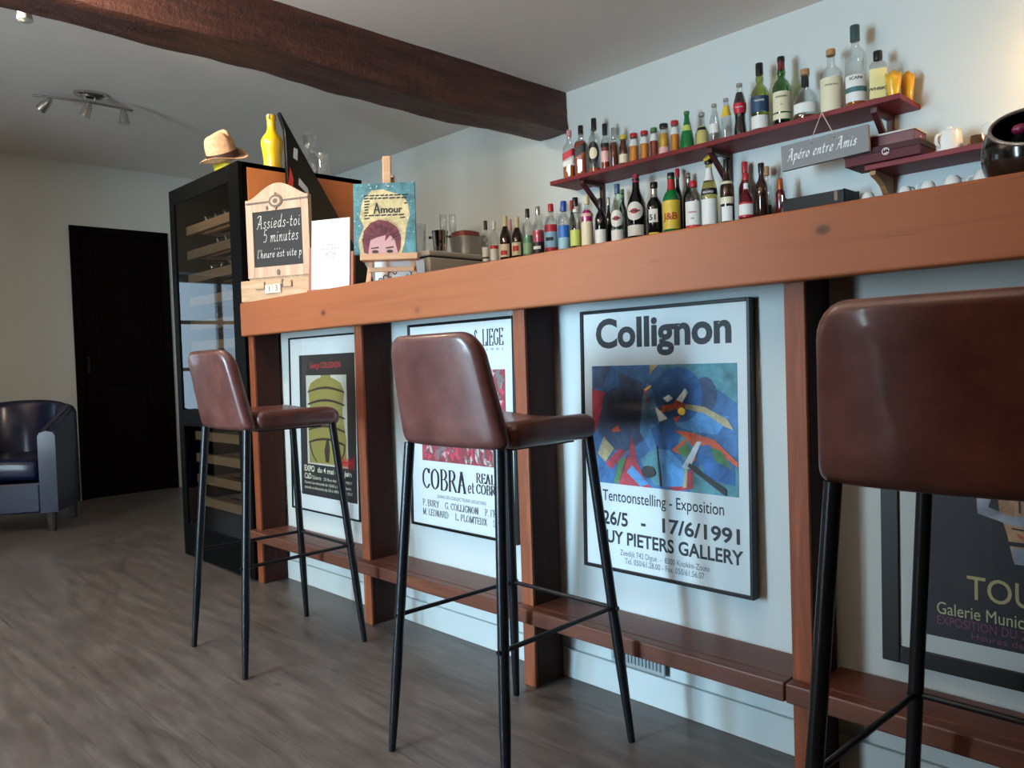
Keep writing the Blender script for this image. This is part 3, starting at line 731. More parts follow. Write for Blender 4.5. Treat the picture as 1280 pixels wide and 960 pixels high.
for z in shz:
    s_ = MB().box(loc(cx0+.034, 1.60, z-.02), loc(cx1-.034, 1.624, z+.022))
    s_.box(loc(cx0+.05, 1.624, z-.012), loc(cx0+.075, 2.1, z+.004)).box(loc(cx1-.075, 1.624, z-.012), loc(cx1-.05, 2.1, z+.004))
    for k in range(5): s_.box(loc(cx0+.075, 1.68+k*.09, z-.01), loc(cx1-.075, 1.71+k*.09, z+.002))
    s_.build('shelf', beech, cab)
# bottles lying on the shelves, capsules towards the door
wg = mat('wine_bottle_glass', (18, 22, 16), .08, coat=.3); caps_m = mat('wine_capsule', (190, 182, 174), .15, .9)
def lying(x, z):
    o = thing('wine_bottle', 'dark wine bottle lying on a shelf in the glass fronted cabinet', 'wine bottle', (x, 1.65, z), 0, 'wine bottles lying in the cabinet')
    Mx = Matrix.Rotation(-PI/2, 4, 'X')
    MB().lathe([(.012, .0), (.0135, .001), (.0135, .085), (.016, .09), (.036, .15), (.0375, .165), (.0375, .28), (.034, .293)], 16, Mx).build('glass_body', wg, o, smooth=True, auto=40)
    MB().lathe([(.006, -.022), (.0135, -.0215), (.015, -.02), (.015, .04), (.0145, .045)], 14, Mx).build('capsule', caps_m, o, smooth=True, auto=40)
    return o
proto = None
for z, xs in ((shz[0], (-3.78, -3.67, -3.57)), (shz[1], (-3.66, -3.57, -3.47, -3.38)), (shz[2], (-3.74, -3.63, -3.53, -3.42)), (shz[3], (-3.60, -3.50, -3.40)), (shz[4], (-3.7, -3.5))):
    for x in xs:
        zz = z+.042
        if proto is None: proto = lying(x, zz)
        else: copy_thing(proto, (x, 1.65, zz), 0, proto['label'])

# ------------------------------------------------------------------ on top of the cabinet
hat = thing('fedora_hat', 'beige felt fedora with dark brown band on top of the wine cabinet', 'hat', (-3.80, 1.75, 1.965), 0)
hat.rotation_euler = (Vector((0, 0, 1)).rotation_difference(Vector((.26, -.50, 1))).to_matrix() @ Matrix.Rotation(math.radians(40), 3, 'Z')).to_euler(); hat.scale = (.96, .96, 1.22)
felt = mat('felt', (190, 150, 118), .9, spec=.1); N = NT(felt); n1 = N.noise(N.coord(), 60, 4); N.l.new(N.ramp(n1, [(.3, (176, 136, 104)), (.7, (200, 162, 130))]), N.b.inputs['Base Color'])
nA = 40; vs = []; fs = []
prof = [(.128, .006), (.126, .010), (.112, .004), (.096, .0), (.084, .004), (.080, .03), (.078, .055), (.072, .085), (.064, .105), (.05, .112), (.025, .108), (.001, .105)]
for (rad, z) in prof:
    for k in range(nA):
        t = 2*PI*k/nA; x, y = rad*math.cos(t), rad*math.sin(t)*.86; zz = z
        if z >= .055:
            f_ = (z-.05)/.06
            zz += -.028*math.exp(-(y/.02)**2)*max(0, f_)*(1 if rad < .075 else .3)+.012*x/.07*f_*1.0
            pin = math.exp(-((x-.055)/.03)**2)*math.exp(-((abs(y)-.055)/.025)**2); y *= 1-.28*pin*f_
        if rad > .1: zz += .022*math.sin(t)**2*((rad-.09)/.035)-.012*max(0, math.cos(t))*((rad-.09)/.035)
        vs.append((x, y, zz))
for i in range(len(prof)-1):
    for k in range(nA): fs.append((i*nA+k, i*nA+(k+1) % nA, (i+1)*nA+(k+1) % nA, (i+1)*nA+k))
MB().add(vs, fs).build('felt_body', felt, hat, smooth=True, sub=1)
vs = []; fs = []
for (rad, z) in ((.0875, .004), (.0855, .018), (.0835, .034)):
    for k in range(nA): t = 2*PI*k/nA; vs.append((rad*math.cos(t), rad*math.sin(t)*.865, z))
for i in range(2):
    for k in range(nA): fs.append((i*nA+k, i*nA+(k+1) % nA, (i+1)*nA+(k+1) % nA, (i+1)*nA+k))
MB().add(vs, fs).build('hat_band', mat('hat_band', (52, 30, 26), .45), hat, smooth=True)
ybox = thing('yellow_tin', 'bright yellow tin under the beige hat on the wine cabinet', 'tin', (-3.80, 1.77, cz+.0005), math.radians(12))
ym = mat('yellow_tin', (214, 200, 52), .4)
MB().lathe([(.058, 0), (.06, .002), (.06, .125), (.057, .128)], 28, p=3.5).build('tin_body', ym, ybox, smooth=True, auto=40)
MB().lathe([(.0615, .110), (.0615, .129), (.058, .131)], 28, p=3.5).build('lid', mat('yellow_dark', (186, 168, 40), .4), ybox, smooth=True, auto=40)
t = MB()
for k in range(5): t.poly([(-.03+k*.012, .05+.006*(k % 2)), (-.022+k*.012, .047), (-.02+k*.012, .066), (-.028+k*.012, .07)], -.0612)
t.build('printed_mark', ink, ybox)
yb_ = thing('yellow_carafe', 'glossy yellow bottle shaped carafe on top of the wine cabinet', 'carafe', (-3.40, 1.80, cz+.0005), math.radians(40))
MB().lathe([(.040, 0), (.0435, .004), (.0435, .03), (.0415, .07), (.045, .11), (.051, .15), (.050, .168), (.040, .187), (.026, .203), (.0205, .22), (.0195, .262), (.022, .268), (.022, .284), (.018, .285)], 32).build('carafe_body', mat('yellow_glaze', (226, 182, 32), .22, coat=.4), yb_, smooth=True, auto=50)
wrap = lambda R: (lambda q: ((R)*math.sin(q[0]/R), -(R)*math.cos(q[0]/R), q[2]))
t = MB(); t.text('RICARD', .014, -.030, .028, bold=.02, width=.06, fn=wrap(.0447)); t.build('lettering', mat('glaze_brown', (150, 108, 24), .4), yb_)
t = MB(); t.poly([(-.006, .268), (.002, .266), (.006, .282), (-.001, .284)], -.0224); t.poly([(-.001, .258), (.005, .262), (.003, .268), (-.003, .266)], -.0215); t.build('neck_mark', ink, yb_)
clear = glass('clear_glass', (250, 251, 251), .07, .02)
cf = thing('glass_decanter', 'clear square glass decanter at the rear of the wine cabinet top', 'decanter', (-3.46, 2.03, cz+.0005), math.radians(20))
MB().lathe([(.046, 0), (.048, .003), (.048, .12), (.044, .132), (.03, .14), (.0255, .15), (.0255, .235), (.03, .24), (.03, .252), (.026, .253)], 28, p=3.6, cap1=False).build('glass_body', clear, cf, smooth=True, auto=45)
cf2 = thing('glass_tumbler', 'clear glass tumbler beside the glass decanter on the wine cabinet', 'glass', (-3.33, 2.02, cz+.0005))
MB().lathe([(.030, 0), (.032, .002), (.034, .125), (.032, .125), (.030, .006), (.0005, .006)], 26, cap1=False).build('glass_body', clear, cf2, smooth=True, auto=45)

# dark triangular stand leaning on the cabinet side, rising above its top
tri = thing('triangular_stand', 'glossy black triangular stand rising behind the chalkboard sign', 'stand', (-3.18, 1.9, 1.2035))
bl = mat('gloss_black', (7, 7, 8), .35, spec=.25)
MB().prism([(-.17, 0), (-.155, .40), (-.157, .70), (-.160, .765), (-.183, .832), (-.178, .838), (.19, .26), (.27, .14), (.30, 0)], -.012, .012, RZ(PI/2)).build('stand_body', bl, tri, bevel=.003)
MB().prism([(-.154, .525), (-.135, .5), (-.128, .55), (-.142, .60)], -.0135, -.0122, RZ(PI/2)).build('red_mark', mat('mark_red', (186, 44, 44), .4), tri)
for pm in ([(-.125, .645), (-.105, .635), (-.102, .685), (-.12, .69)], [(-.10, .56), (-.06, .52), (-.05, .47), (-.07, .50), (-.105, .53)]):
    MB().prism(pm, -.0135, -.0122, RZ(PI/2)).build('pale_mark', mat('mark_pale', (170, 174, 178), .3), tri)

# ================================================================== ON THE BAR TOP
BT = 1.2032
palewood = wood('pale_wood', (200, 174, 150), (176, 146, 120), (212, 190, 168), (10, 10, 1.2), .6, False, .08)
palewood_h = wood('pale_wood_base', (196, 166, 134), (176, 144, 110), (206, 180, 150), (1.2, 10, 10), .6, False, .08)
sg = thing('chalkboard_sign', 'wooden arched chalkboard sign with handwriting at the left end of the bar', 'chalkboard', (-3.03, 1.615, BT), math.radians(25))
ar = [(-.157, .03), (.157, .03), (.157, .428)]
ar += [(.157-.314*k/24, .428+.062*(math.sin(PI*k/24)**1.6)) for k in range(1, 24)]+[(-.157, .428)]
MB().prism(ar, .0, .016).build('board', palewood, sg, bevel=.002)
MB().box((-.175, -.035, 0), (.165, .03, .088)).build('base', palewood_h, sg, bevel=.003)
fr = MB(); fr.box((-.157, -.008, .10), (-.122, 0, .428)).box((.122, -.008, .10), (.157, 0, .428)).box((-.122, -.008, .375), (.122, 0, .428)).box((-.122, -.008, .10), (.122, 0, .145))
fr.build('frame', palewood, sg, bevel=.002)
chalkb = mat('slate', (34, 35, 37), .7)
MB().box((-.122, -.003, .145), (.122, -.0005, .375)).build('slate', chalkb, sg)
dark_iron = mat('brass_dark', (104, 88, 80), .5, .3)
q = MB(); q.box((-.15, -.0105, .409), (.157, -.0085, .416)); q.prism(circ(0, .4125, .034, .026), -.012, -.0086); q.prism([(0, .375), (.02, .4125), (0, .45), (-.02, .4125)], -.0125, -.0086)
q.build('clasp', dark_iron, sg)
q = MB(); q.prism(circ(-.045, .388, .006, .009, n=8), -.011, -.0086); q.build('boss', dark_iron, sg)
q = MB(); q.prism(circ(0, .118, .008, .013, n=10), -.011, -.0086); q.build('boss', dark_iron, sg)
q = MB(); q.prism(circ(0, .4125, .024, .017), -.0135, -.0126); q.build('clasp_ring', palewood, sg)
q = MB(); q.prism(circ(0, .4125, .012, .010), -.0145, -.0136); q.build('clasp_knob', dark_iron, sg)
t = MB()
Kc = dict(y=-.0045, w=.03, thin=.045, ang=.6)
t.strokes('Assieds-toi', PEN, .052, -.104, .305, width=.215, slant=.12, **Kc)
t.strokes('5 minutes', PEN, .052, -.075, .247, width=.175, slant=.10, **Kc)
t.strokes('...', PEN, .05, -.02, .215, width=.03, **Kc)
t.strokes("l'heure est vite p", PEN, .034, -.108, .183, width=.222, slant=.12, **dict(Kc, w=.045, thin=.06))
t.build('chalk_writing', mat('chalk', (222, 222, 218), .8), sg)
tile = mat('tile_white', (228, 222, 206), .5)
for nm, x0, x1, z0, z1 in (('tile', -.045, -.008, .030, .064), ('tile', -.006, .031, .030, .066), ('blank_tile', -.098, -.05, .050, .078), ('blank_tile', .045, .085, .052, .078)):
    MB().box((x0, -.044, z0), (x1, -.0355, z1)).build(nm, tile if nm == 'tile' else palewood_h, sg, bevel=.001)
t = MB(); t.text('1', .034, -.032, .036, -.0446); t.text('3', .034, .003, .038, -.0446); t.build('number_lettering', ink, sg)
MB().box((.036, -.042, .052), (.041, -.0355, .084)).build('hook', dark_iron, sg)

card = thing('white_card', 'white printed card in a wooden holder between chalkboard sign and easel', 'card', (-2.615, 1.60, BT), math.radians(27))
card.rotation_euler = (math.radians(-5), 0, math.radians(27))
MB().box((-.083, -.006, .012), (.083, 0, .278)).build('card_sheet', mat('card_white', (212, 212, 210), .6), card, bevel=.0008)
hw = mat('holder_wood', (150, 80, 52), .5)
MB().box((-.096, -.014, 0), (.096, .03, .011)).box((-.097, -.002, .011), (-.0845, .014, .175)).box((.0845, -.002, .011), (.097, .014, .15)).box((-.0845, .002, .011), (.0845, .012, .12)).build('holder', hw, card, bevel=.002)
t = MB(); t.text('Certificate of', .009, 0, .178, -.0066, align='CENTER'); t.text('EXCELLENCE', .0135, 0, .160, -.0066, align='CENTER')
t.build('pale_lettering', mat('ink_pale', (104, 106, 110), .6), card)
t = MB()
for sx in (-1, 1):
    t.poly(arcband(sx*.0125, .134, .0115, .0115, .0016, 0, 360, 22), -.0066); t.poly(arcband(sx*.0125, .134, .0062, .0062, .0014, 0, 360, 16), -.0066); t.poly(circ(sx*.0125, .134, .002, .002, n=8), -.0066)
t.poly(arcband(0, .136, .020, .0155, .0018, 35, 145, 12), -.0067); t.poly([(-.002, .126), (.002, .126), (0, .121)], -.0066)
t.poly([(-.024, .147), (-.018, .147), (-.021, .142)], -.0066); t.poly([(.024, .147), (.018, .147), (.021, .142)], -.0066)
t.build('owl_emblem', inkg, card)

# small table easel with a painted canvas
es = thing('table_easel', 'small pale wooden easel holding the painted canvas on the bar', 'easel', (-2.35, 1.69, BT), math.radians(45))
MB().box((-.098, .010, 0), (-.080, .022, .34), Matrix.Rotation(math.radians(-7), 4, 'X') @ Matrix.Rotation(math.radians(8), 4, 'Y')).build('leg', beech, es, bevel=.002)
MB().box((.080, .010, 0), (.098, .022, .34), Matrix.Rotation(math.radians(-7), 4, 'X') @ Matrix.Rotation(math.radians(-8), 4, 'Y')).build('leg', beech, es, bevel=.002)
MB().box((-.009, .13, 0), (.009, .142, .36), Matrix.Rotation(math.radians(12), 4, 'X')).build('leg', beech, es, bevel=.002)
MB().box((-.103, -.04, .093), (.103, .02, .115)).build('ledge', beech, es, bevel=.002)
MB().box((-.082, .004, .055), (.084, .016, .072)).build('crossbar', beech, es, bevel=.002)
MB().box((-.022, .010, .30), (.016, .022, .42), Matrix.Rotation(math.radians(-7), 4, 'X')).box((-.027, -.002, .37), (.005, .010, .490), Matrix.Rotation(math.radians(-7), 4, 'X')).build('mast', beech, es, bevel=.004)
MB().tube([(.010, .035, .405), (.010, .066, .405)], .0045, 10).build('screw', mat('steel', (190, 190, 188), .25, .9), es)
cv = thing('painted_canvas', 'small painted canvas with teal ground and red haired face on the easel', 'painting', (-2.357, 1.674, BT+.1155), math.radians(45))
cv.rotation_euler = (math.radians(-7), 0, math.radians(45))
W2 = .112
MB().box((-W2, -.012, 0), (W2, .002, .262)).build('canvas', painterly('teal_paint', (74, 122, 128)), cv, bevel=.001)
q = MB(); q.poly([(-.088, .0), (-.095, .05), (-.075, .10), (-.090, .14), (-.078, .20), (-.045, .235), (-.005, .238), (.03, .225), (.065, .215), (.085, .185), (.092, .14), (.078, .09), (.072, .04), (.06, 0)], -.0128)
q.build('cream_patch', painterly('cream_paint', (198, 180, 132)), cv)
q = MB(); q.poly([(-.062, 0), (-.058, .07), (-.02, .085), (.03, .075), (.048, .03), (.046, 0)], -.0134); q.build('painted_face', mat('pink_paint', (196, 152, 150), .6), cv)
hr = MB(); rr_ = random.Random(5)
hr.poly([(-.075, .005), (-.082, .05), (-.075, .085), (-.05, .115), (-.02, .125), (.015, .118), (.045, .095), (.058, .06), (.056, .02), (.048, .0), (.042, .02), (.036, .05), (.02, .066), (.0, .045), (.004, .068), (-.03, .06), (-.052, .05), (-.058, .02), (-.06, .0)], -.0140)
for k in range(26):
    a = math.radians(20+k*5.6); cx, cz = -.012, .055; L = .075+.012*rr_.random()
    hr.poly([(cx+.045*math.cos(a-.05), cz+.05*math.sin(a-.05)), (cx+.045*math.cos(a+.05), cz+.05*math.sin(a+.05)), (cx+L*math.cos(a), cz+L*math.sin(a))], -.0140-.00001*k)
st = MB()
for k in range(34):
    a = math.radians(8+k*5.0); cx, cz = -.012, .045; r0, r1 = .035+.02*rr_.random(), .062+.02*rr_.random(); b = a+.25*(rr_.random()-.5)
    st.poly([(cx+r0*math.cos(a-.03), cz+r0*math.sin(a-.03)), (cx+r1*math.cos(b), cz+r1*math.sin(b)), (cx+r0*math.cos(a+.03), cz+r0*math.sin(a+.03))], -.0145-.00001*k)
st.build('hair_streak', mat('streak_paint', (62, 22, 34), .6), cv)
hr.build('painted_hair', painterly('hair_paint', (108, 46, 56)), cv)
for cx in (-.035, .018):
    q = MB()
    q.poly(circ(cx, .008, .012, .006, n=12), -.0146); q.poly([(cx-.016, .022), (cx+.012, .026), (cx+.014, .021), (cx-.014, .018)], -.0146)
    q.build('painted_eye', mat('eye_paint', (60, 36, 40), .6), cv)
q = MB(); q.strokes('A', {'A': (.6, [[(.3,1),(.04,0)], [(.3,1),(.56,0)], [(.12,.34),(.48,.34)]])}, .036, -.038, .150, -.0142, w=.1, thin=.13)
q.text('mour', .036, -.014, .150, -.0142, bold=.02, width=.078)
for row in range(9):
    z = .212-.0105*row; x = -.078+.008*rr_.random()
    while x < .075:
        l_ = .008+.016*rr_.random()
        if not (-.045 < x+l_ and x < .07 and .140 < z < .192) and not (z < .135 and -.055 < x < .045):
            q.poly([(x, z), (x+l_, z+.0015), (x+l_, z+.0062), (x, z+.0048)], -.0142)
        x += l_+.004
q.build('lettering', ink, cv)
q = MB()
for k in range(150):
    x, z = (rr_.random()-.5)*.215, .26*rr_.random(); s_ = .0008+.0018*rr_.random()**2
    if abs(x+.005) > .07 or z > .21: q.poly(circ(x, z, s_, s_, n=6), -.0150)
q.build('white_speck', mat('white_paint', (222, 228, 226), .6), cv)
wc = thing('printed_card', 'white card with black drawings standing behind the legs of the easel', 'card', (-2.41, 1.745, BT), math.radians(45))
MB().box((-.07, 0, 0), (.115, .004, .105)).build('card_sheet', paper, wc)
q = MB()
for k in range(9):
    cx, cz = -.05+.018*k, .03+.045*((k*5) % 4)/4; q.poly(arcband(cx, cz, .009, .012, .0035, 30*k, 30*k+260, 10), -.0008)
q.poly([(.085, .03), (.107, .03), (.107, .045), (.095, .056), (.085, .045)], -.0009); q.build('black_drawing', ink, wc)

# appliance behind the bar and what stands on it
app = thing('appliance', 'pale grey box shaped appliance standing behind the bar beside the easel', 'appliance', (-3.88, 3.24, 0))
apm = mat('pale_plastic', (196, 186, 174), .45)
MB().box((-.095, -.23, 0), (.095, .23, 1.572)).build('body', apm, app, bevel=.012, seg=3)
MB().box((-.098, -.235, 1.578), (.098, .235, 1.612)).build('lid', mat('pale_plastic_lid', (204, 196, 184), .4), app, bevel=.010, seg=3)
MB().box((-.09, -.226, 1.565), (.09, .226, 1.58)).build('lid_gap', blk, app)
TZ = 1.6125
chrome = mat('chrome', (206, 204, 200), .08, 1.0)
bk = thing('ice_bucket', 'shiny chrome ice bucket on the pale grey appliance', 'ice bucket', (-3.862, 3.16, TZ), math.radians(40))
MB().lathe([(.036, 0), (.040, .004), (.046, .06), (.051, .125), (.054, .13), (.054, .136), (.050, .136), (.048, .128), (.042, .008), (.0005, .006)], 28, cap1=False).build('bucket_body', chrome, bk, smooth=True, auto=40)
for s_ in (-1, 1): MB().tube([(s_*.048, 0, .098), (s_*.064, 0, .098)], .004).tube([(s_*.064, 0, .090), (s_*.064, 0, .106)], .008).build('handle', blk, bk, smooth=True, auto=40)
jg = thing('glass_jug', 'clear jug shining brightly left of the ice bucket', 'jug', (-3.93, 3.045, TZ))
MB().lathe([(.040, 0), (.043, .003), (.048, .15), (.050, .175), (.047, .175), (.044, .15), (.039, .008), (.0005, .008)], 28, cap1=False).build('jug_body', clear, jg, smooth=True, auto=40)
MB().tube(catmull([(-.046, 0, .15), (-.08, 0, .14), (-.082, 0, .08), (-.044, 0, .04)], 6), .006).build('handle', clear, jg, smooth=True)
fl = thing('champagne_flute', 'tall clear flute glass behind the chrome ice bucket', 'glass', (-3.87, 3.275, TZ))
MB().lathe([(.028, 0), (.028, .002), (.004, .007), (.0035, .09), (.012, .11), (.022, .15), (.024, .2), (.021, .255), (.0195, .255), (.022, .2), (.02, .152), (.001, .112)], 24, cap1=False).build('glass_body', clear, fl, smooth=True, auto=40)
fl2 = copy_thing(fl, (-3.915, 3.235, TZ), .4, 'second clear flute glass, slightly further left behind the ice bucket')
tb = thing('plastic_tub', 'clear plastic tub with white contents on the pale appliance', 'tub', (-3.875, 3.385, TZ))
frost = mat('frosted_plastic', (226, 222, 214), .35); frost.node_tree.nodes['Principled BSDF'].inputs['Alpha'].default_value = .45
MB().lathe([(.072, 0), (.075, .003), (.085, .112), (.088, .116), (.084, .116), (.072, .006), (.0005, .006)], 28, p=5, cap1=False).build('tub_body', frost, tb, smooth=True, auto=40)
MB().lathe([(.066, .008), (.068, .012), (.070, .055), (.055, .066), (.02, .070), (.0005, .07)], 24, p=4, cap1=False).build('contents', mat('paper_white', (222, 220, 212), .8), tb, smooth=True, auto=50)
rl = thing('red_box', 'dull red lid lying across the clear plastic tub', 'lid', (-3.88, 3.385, TZ+.1165))
MB().lathe([(.078, 0), (.080, .003), (.074, .032), (.06, .038), (.0005, .039)], 28, p=5, cap1=False).build('lid_body', mat('dull_red', (142, 62, 48), .5), rl, smooth=True, auto=40)

# ================================================================== SHELVES ON THE BACK WALL
red = mat('red_lacquer', (118, 28, 32), .5, spec=.3); N = NT(red); n1 = N.noise(N.coord((1, 8, 8)), 5, 4); N.l.new(N.ramp(n1, [(.3, (104, 24, 30)), (.7, (132, 36, 38))]), N.b.inputs['Base Color'])
dred = mat('dark_red_lacquer', (70, 24, 24), .45)
def shelf(name, label, x0, x1, y0, zt, th, brs, bm_mat, h=.17):
    s_ = thing(name, label, 'shelf', (x0, 3.5195, zt))
    MB().box((0, y0-3.5195, -th), (x1-x0, 0, 0)).build('board', red, s_, bevel=.002)
    for bx in brs:
        q = MB(); xx = bx-x0
        q.box((xx-.012, -.022, -th-h), (xx+.012, 0, -th)); q.box((xx-.012, -.19, -th-.02), (xx+.012, -.022, -th))
        q.add([(xx-.011, -.165, -th-.02), (xx-.011, -.19, -th-.02), (xx-.011, -.022, -th-h+.005), (xx-.011, -.022, -th-h+.035), (xx+.011, -.165, -th-.02), (xx+.011, -.19, -th-.02), (xx+.011, -.022, -th-h+.005), (xx+.011, -.022, -th-h+.035)],
              [(0, 1, 2, 3), (7, 6, 5, 4), (0, 4, 5, 1), (1, 5, 6, 2), (2, 6, 7, 3), (3, 7, 4, 0)])
        q.build('bracket', bm_mat, s_)
    return s_
shelf('wall_shelf', 'long dark red upper wall shelf carrying the top row of bottles', -3.03, -1.155, 3.29, 1.92, .022, (-2.83, -2.03, -1.27), dred)
shelf('wall_shelf', 'lower dark red wall shelf carrying the crowded row of bottles behind the bar', -3.74, -.70, 3.265, 1.525, .022, (-3.5, -2.6, -1.7, -.9), dred)
s3 = shelf('wall_shelf', 'short red wall shelf on the right holding boxes and white pots', -1.30, -.62, 3.30, 1.666, .022, (), dred)
cw = wood('bracket_wood', (176, 128, 84), (160, 112, 70), (190, 144, 100), (4, 4, 1), .5, False)
for bx in (-1.275, -.68):
    pr = [(-.005, 0), (-.20, 0), (-.20, -.018), (-.15, -.03), (-.10, -.05), (-.06, -.085), (-.04, -.10), (-.03, -.14), (-.005, -.14)]
    MB().prism(pr, -.012, .012, TR(bx+1.30, 0, -.0225) @ RZ(PI/2)).build('bracket', cw, s3, bevel=.002)

# ------------------------------------------------------------------ bottles
PROFS = {  # (radius share, height share)
 'whisky': [(.92,0),(1,.012),(1,.60),(.97,.64),(.80,.69),(.48,.735),(.36,.77),(.34,.90),(.38,.905),(.38,.93),(.33,.935)],
 'tall': [(.92,0),(1,.012),(1,.55),(.96,.60),(.78,.66),(.52,.71),(.42,.76),(.38,.90),(.42,.905),(.42,.93),(.36,.935)],
 'slope': [(.92,0),(1,.012),(1,.48),(.93,.56),(.74,.64),(.50,.72),(.39,.79),(.35,.90),(.40,.905),(.40,.93),(.35,.935)],
 'bulge': [(.92,0),(1,.012),(1,.50),(.98,.58),(.72,.655),(.40,.70),(.40,.745),(.47,.77),(.42,.81),(.34,.85),(.36,.92),(.34,.935)],
 'round': [(.80,0),(.9,.012),(1,.12),(.99,.34),(.88,.48),(.62,.58),(.36,.63),(.28,.66),(.28,.86),(.33,.865),(.33,.89),(.27,.895)],
 'juice': [(.92,0),(1,.015),(1,.12),(.95,.2),(.95,.46),(1,.54),(.92,.64),(.72,.74),(.66,.80),(.70,.86),(.70,.90),(.62,.905)],
 'drop': [(.88,0),(.96,.012),(1,.10),(.98,.28),(.84,.46),(.58,.64),(.40,.78),(.33,.90),(.38,.905),(.38,.945),(.33,.95)],
 'bulb': [(.90,0),(1,.014),(1,.22),(.97,.40),(.80,.52),(.48,.64),(.38,.74),(.33,.90),(.38,.905),(.38,.945),(.33,.95)],
 'cola': [(.80,0),(.92,.012),(1,.06),(.98,.18),(.80,.34),(.82,.44),(.98,.56),(.96,.66),(.74,.78),(.46,.88),(.40,.93),(.46,.935),(.46,.965),(.40,.97)],
 'soda': [(.90,0),(1,.012),(1,.50),(.92,.60),(.66,.72),(.48,.84),(.44,.92),(.5,.925),(.5,.955),(.44,.96)],
 'flat': [(.94,0),(1,.012),(1,.62),(.90,.70),(.60,.745),(.34,.77),(.32,.88),(.36,.885),(.36,.91),(.31,.915)],
}
def prof_r(pf, z):
    for (r0, z0), (r1, z1) in zip(pf, pf[1:]):
        if z0 <= z <= z1: return r0+(r1-r0)*(z-z0)/max(1e-6, z1-z0)
    return pf[-1][0]
def band(mb, pf, R, H, z0, z1, a0, a1, p, sy, off=.0008, n=14, slant=0.0, oval=False):
    """label patch following the bottle's surface, angles around -y (degrees)"""
    zs = [z0+(z1-z0)*k/4 for k in range(5)]; vs = []; fs = []
    for z in zs:
        for k in range(n+1):
            u = k/n
            if oval: u = .5-.5*math.cos(PI*u)
            zz = z+slant*(u-.5)
            if oval: zz = (z0+z1)/2+(z-(z0+z1)/2)*math.sqrt(max(0, 1-(2*u-1)**2))
            t = math.radians(-90+a0+(a1-a0)*u)
            x, y = section(t, p); q = prof_r(pf, zz)*R+off; vs.append((q*x, q*y*sy, zz*H))
    for i in range(4):
        for k in range(n): fs.append((i*(n+1)+k, i*(n+1)+k+1, (i+1)*(n+1)+k+1, (i+1)*(n+1)+k))
    mb.add(vs, fs)
def bottle(label, x, y, z, R, H, shape, gl, liquid=None, level=0.0, cap=None, capz=(.90, 1.0), capr=.42, labels=(), texts=(), p=2.0, sy=1.0, rz=None, neck=None, name='bottle', cat='bottle', group=None):
    o = thing(name, label, cat, (x, y, z), math.radians(22) if rz is None else rz, group)
    pf = PROFS[shape]; n = 28
    pr = [(r*R, h*H) for r, h in pf]
    MB().lathe(pr, n, p=p, sy=sy, cap1=not isinstance(gl, str)).build('glass_body', gl, o, smooth=True, auto=50)
    if liquid is not None:
        lv = level
        lp = [(r*R-.0022, max(h*H, .003)) for r, h in pf if h < lv]; lp.append((prof_r(pf, lv)*R-.0022, lv*H))
        MB().lathe(lp, n, p=p, sy=sy).build('liquid', liquid, o, smooth=True, auto=50)
    if cap is not None:
        c0, c1 = capz; rc = capr*R
        MB().lathe([(rc*.99, c0*H), (rc, c0*H+.001), (rc, c1*H-.002), (rc*.93, c1*H), (.0005, c1*H)], 18, cap1=False).build('cap', cap, o, smooth=True, auto=50)
    if neck is not None:
        nm_, z0, z1 = neck
        q = MB(); band(q, pf, R, H, z0, z1, -180, 180, 2.0, 1.0, .0010); q.build('neck_sleeve', nm_, o, smooth=True)
    for k, lb in enumerate(labels):
        lm, z0, z1, a = lb[:4]; sl_ = lb[4] if len(lb) > 4 and lb[4] != 'o' else 0.0; ov = len(lb) > 4 and lb[4] == 'o'
        q = MB(); band(q, pf, R, H, z0, z1, -a, a, p, sy, .0009+.0004*k, slant=sl_, oval=ov); q.build('label', lm, o, smooth=True)
    if texts:
        groups = {}
        for (tm, s_, zt, wd) in texts:
            q = groups.setdefault(tm.name, (tm, MB()))[1]
            zf = zt/H
            def fn(v, zf=zf):
                rad = R if p == 2.0 else R
                t = -PI/2+v[0]/R; xx, yy = section(t, p); q_ = prof_r(pf, min(.98, max(0.02, v[2]/H)))*R+.0024
                return (q_*xx, q_*yy*sy, v[2])
            q.text(s_, wd/max(1, len(s_))*1.7, 0, zt, 0, 'CENTER', bold=.02, width=None, fn=fn)
        for tm, q in groups.values(): q.build('label_lettering', tm, o)
    return o
G_clear = glass('bottle_clear', (247, 249, 248), .06); G_green = glass('bottle_green', (60, 168, 84), .08); G_olive = glass('bottle_olive', (196, 202, 130), .07)
G_pale = glass('bottle_pale_yellow', (238, 230, 170), .06); G_greenish = glass('bottle_greenish', (228, 240, 226), .06)
D_black = mat('bottle_black', (12, 12, 13), .08, coat=.3); D_brown = mat('bottle_brown', (44, 24, 16), .1, coat=.3); D_green = mat('bottle_dark_green', (16, 30, 20), .08, coat=.3)
D_red = mat('bottle_dark_red', (92, 14, 22), .1, coat=.3); D_jb = mat('bottle_bright_green', (20, 112, 54), .1, coat=.3)
def liq(name, c): return mat('liquid_'+name, c, .15, spec=.6)
amber = liq('amber', (176, 84, 26)); amberd = liq('amber_dark', (108, 44, 20)); amberr = liq('amber_red', (150, 62, 26)); orange_l = liq('orange', (232, 138, 26)); yell = liq('yellow', (228, 168, 44)); red_l = liq('red', (150, 34, 20))
brown_l = liq('brown', (92, 40, 18)); paley = liq('pale_yellow', (222, 204, 120)); cola_l = liq('cola', (26, 12, 10)); green_l = liq('green', (112, 176, 130)); pink_l = liq('pink', (214, 40, 128)); rose_l = liq('rose', (206, 74, 104))
def lm(name, c): return mat('label_'+name, c, .5)
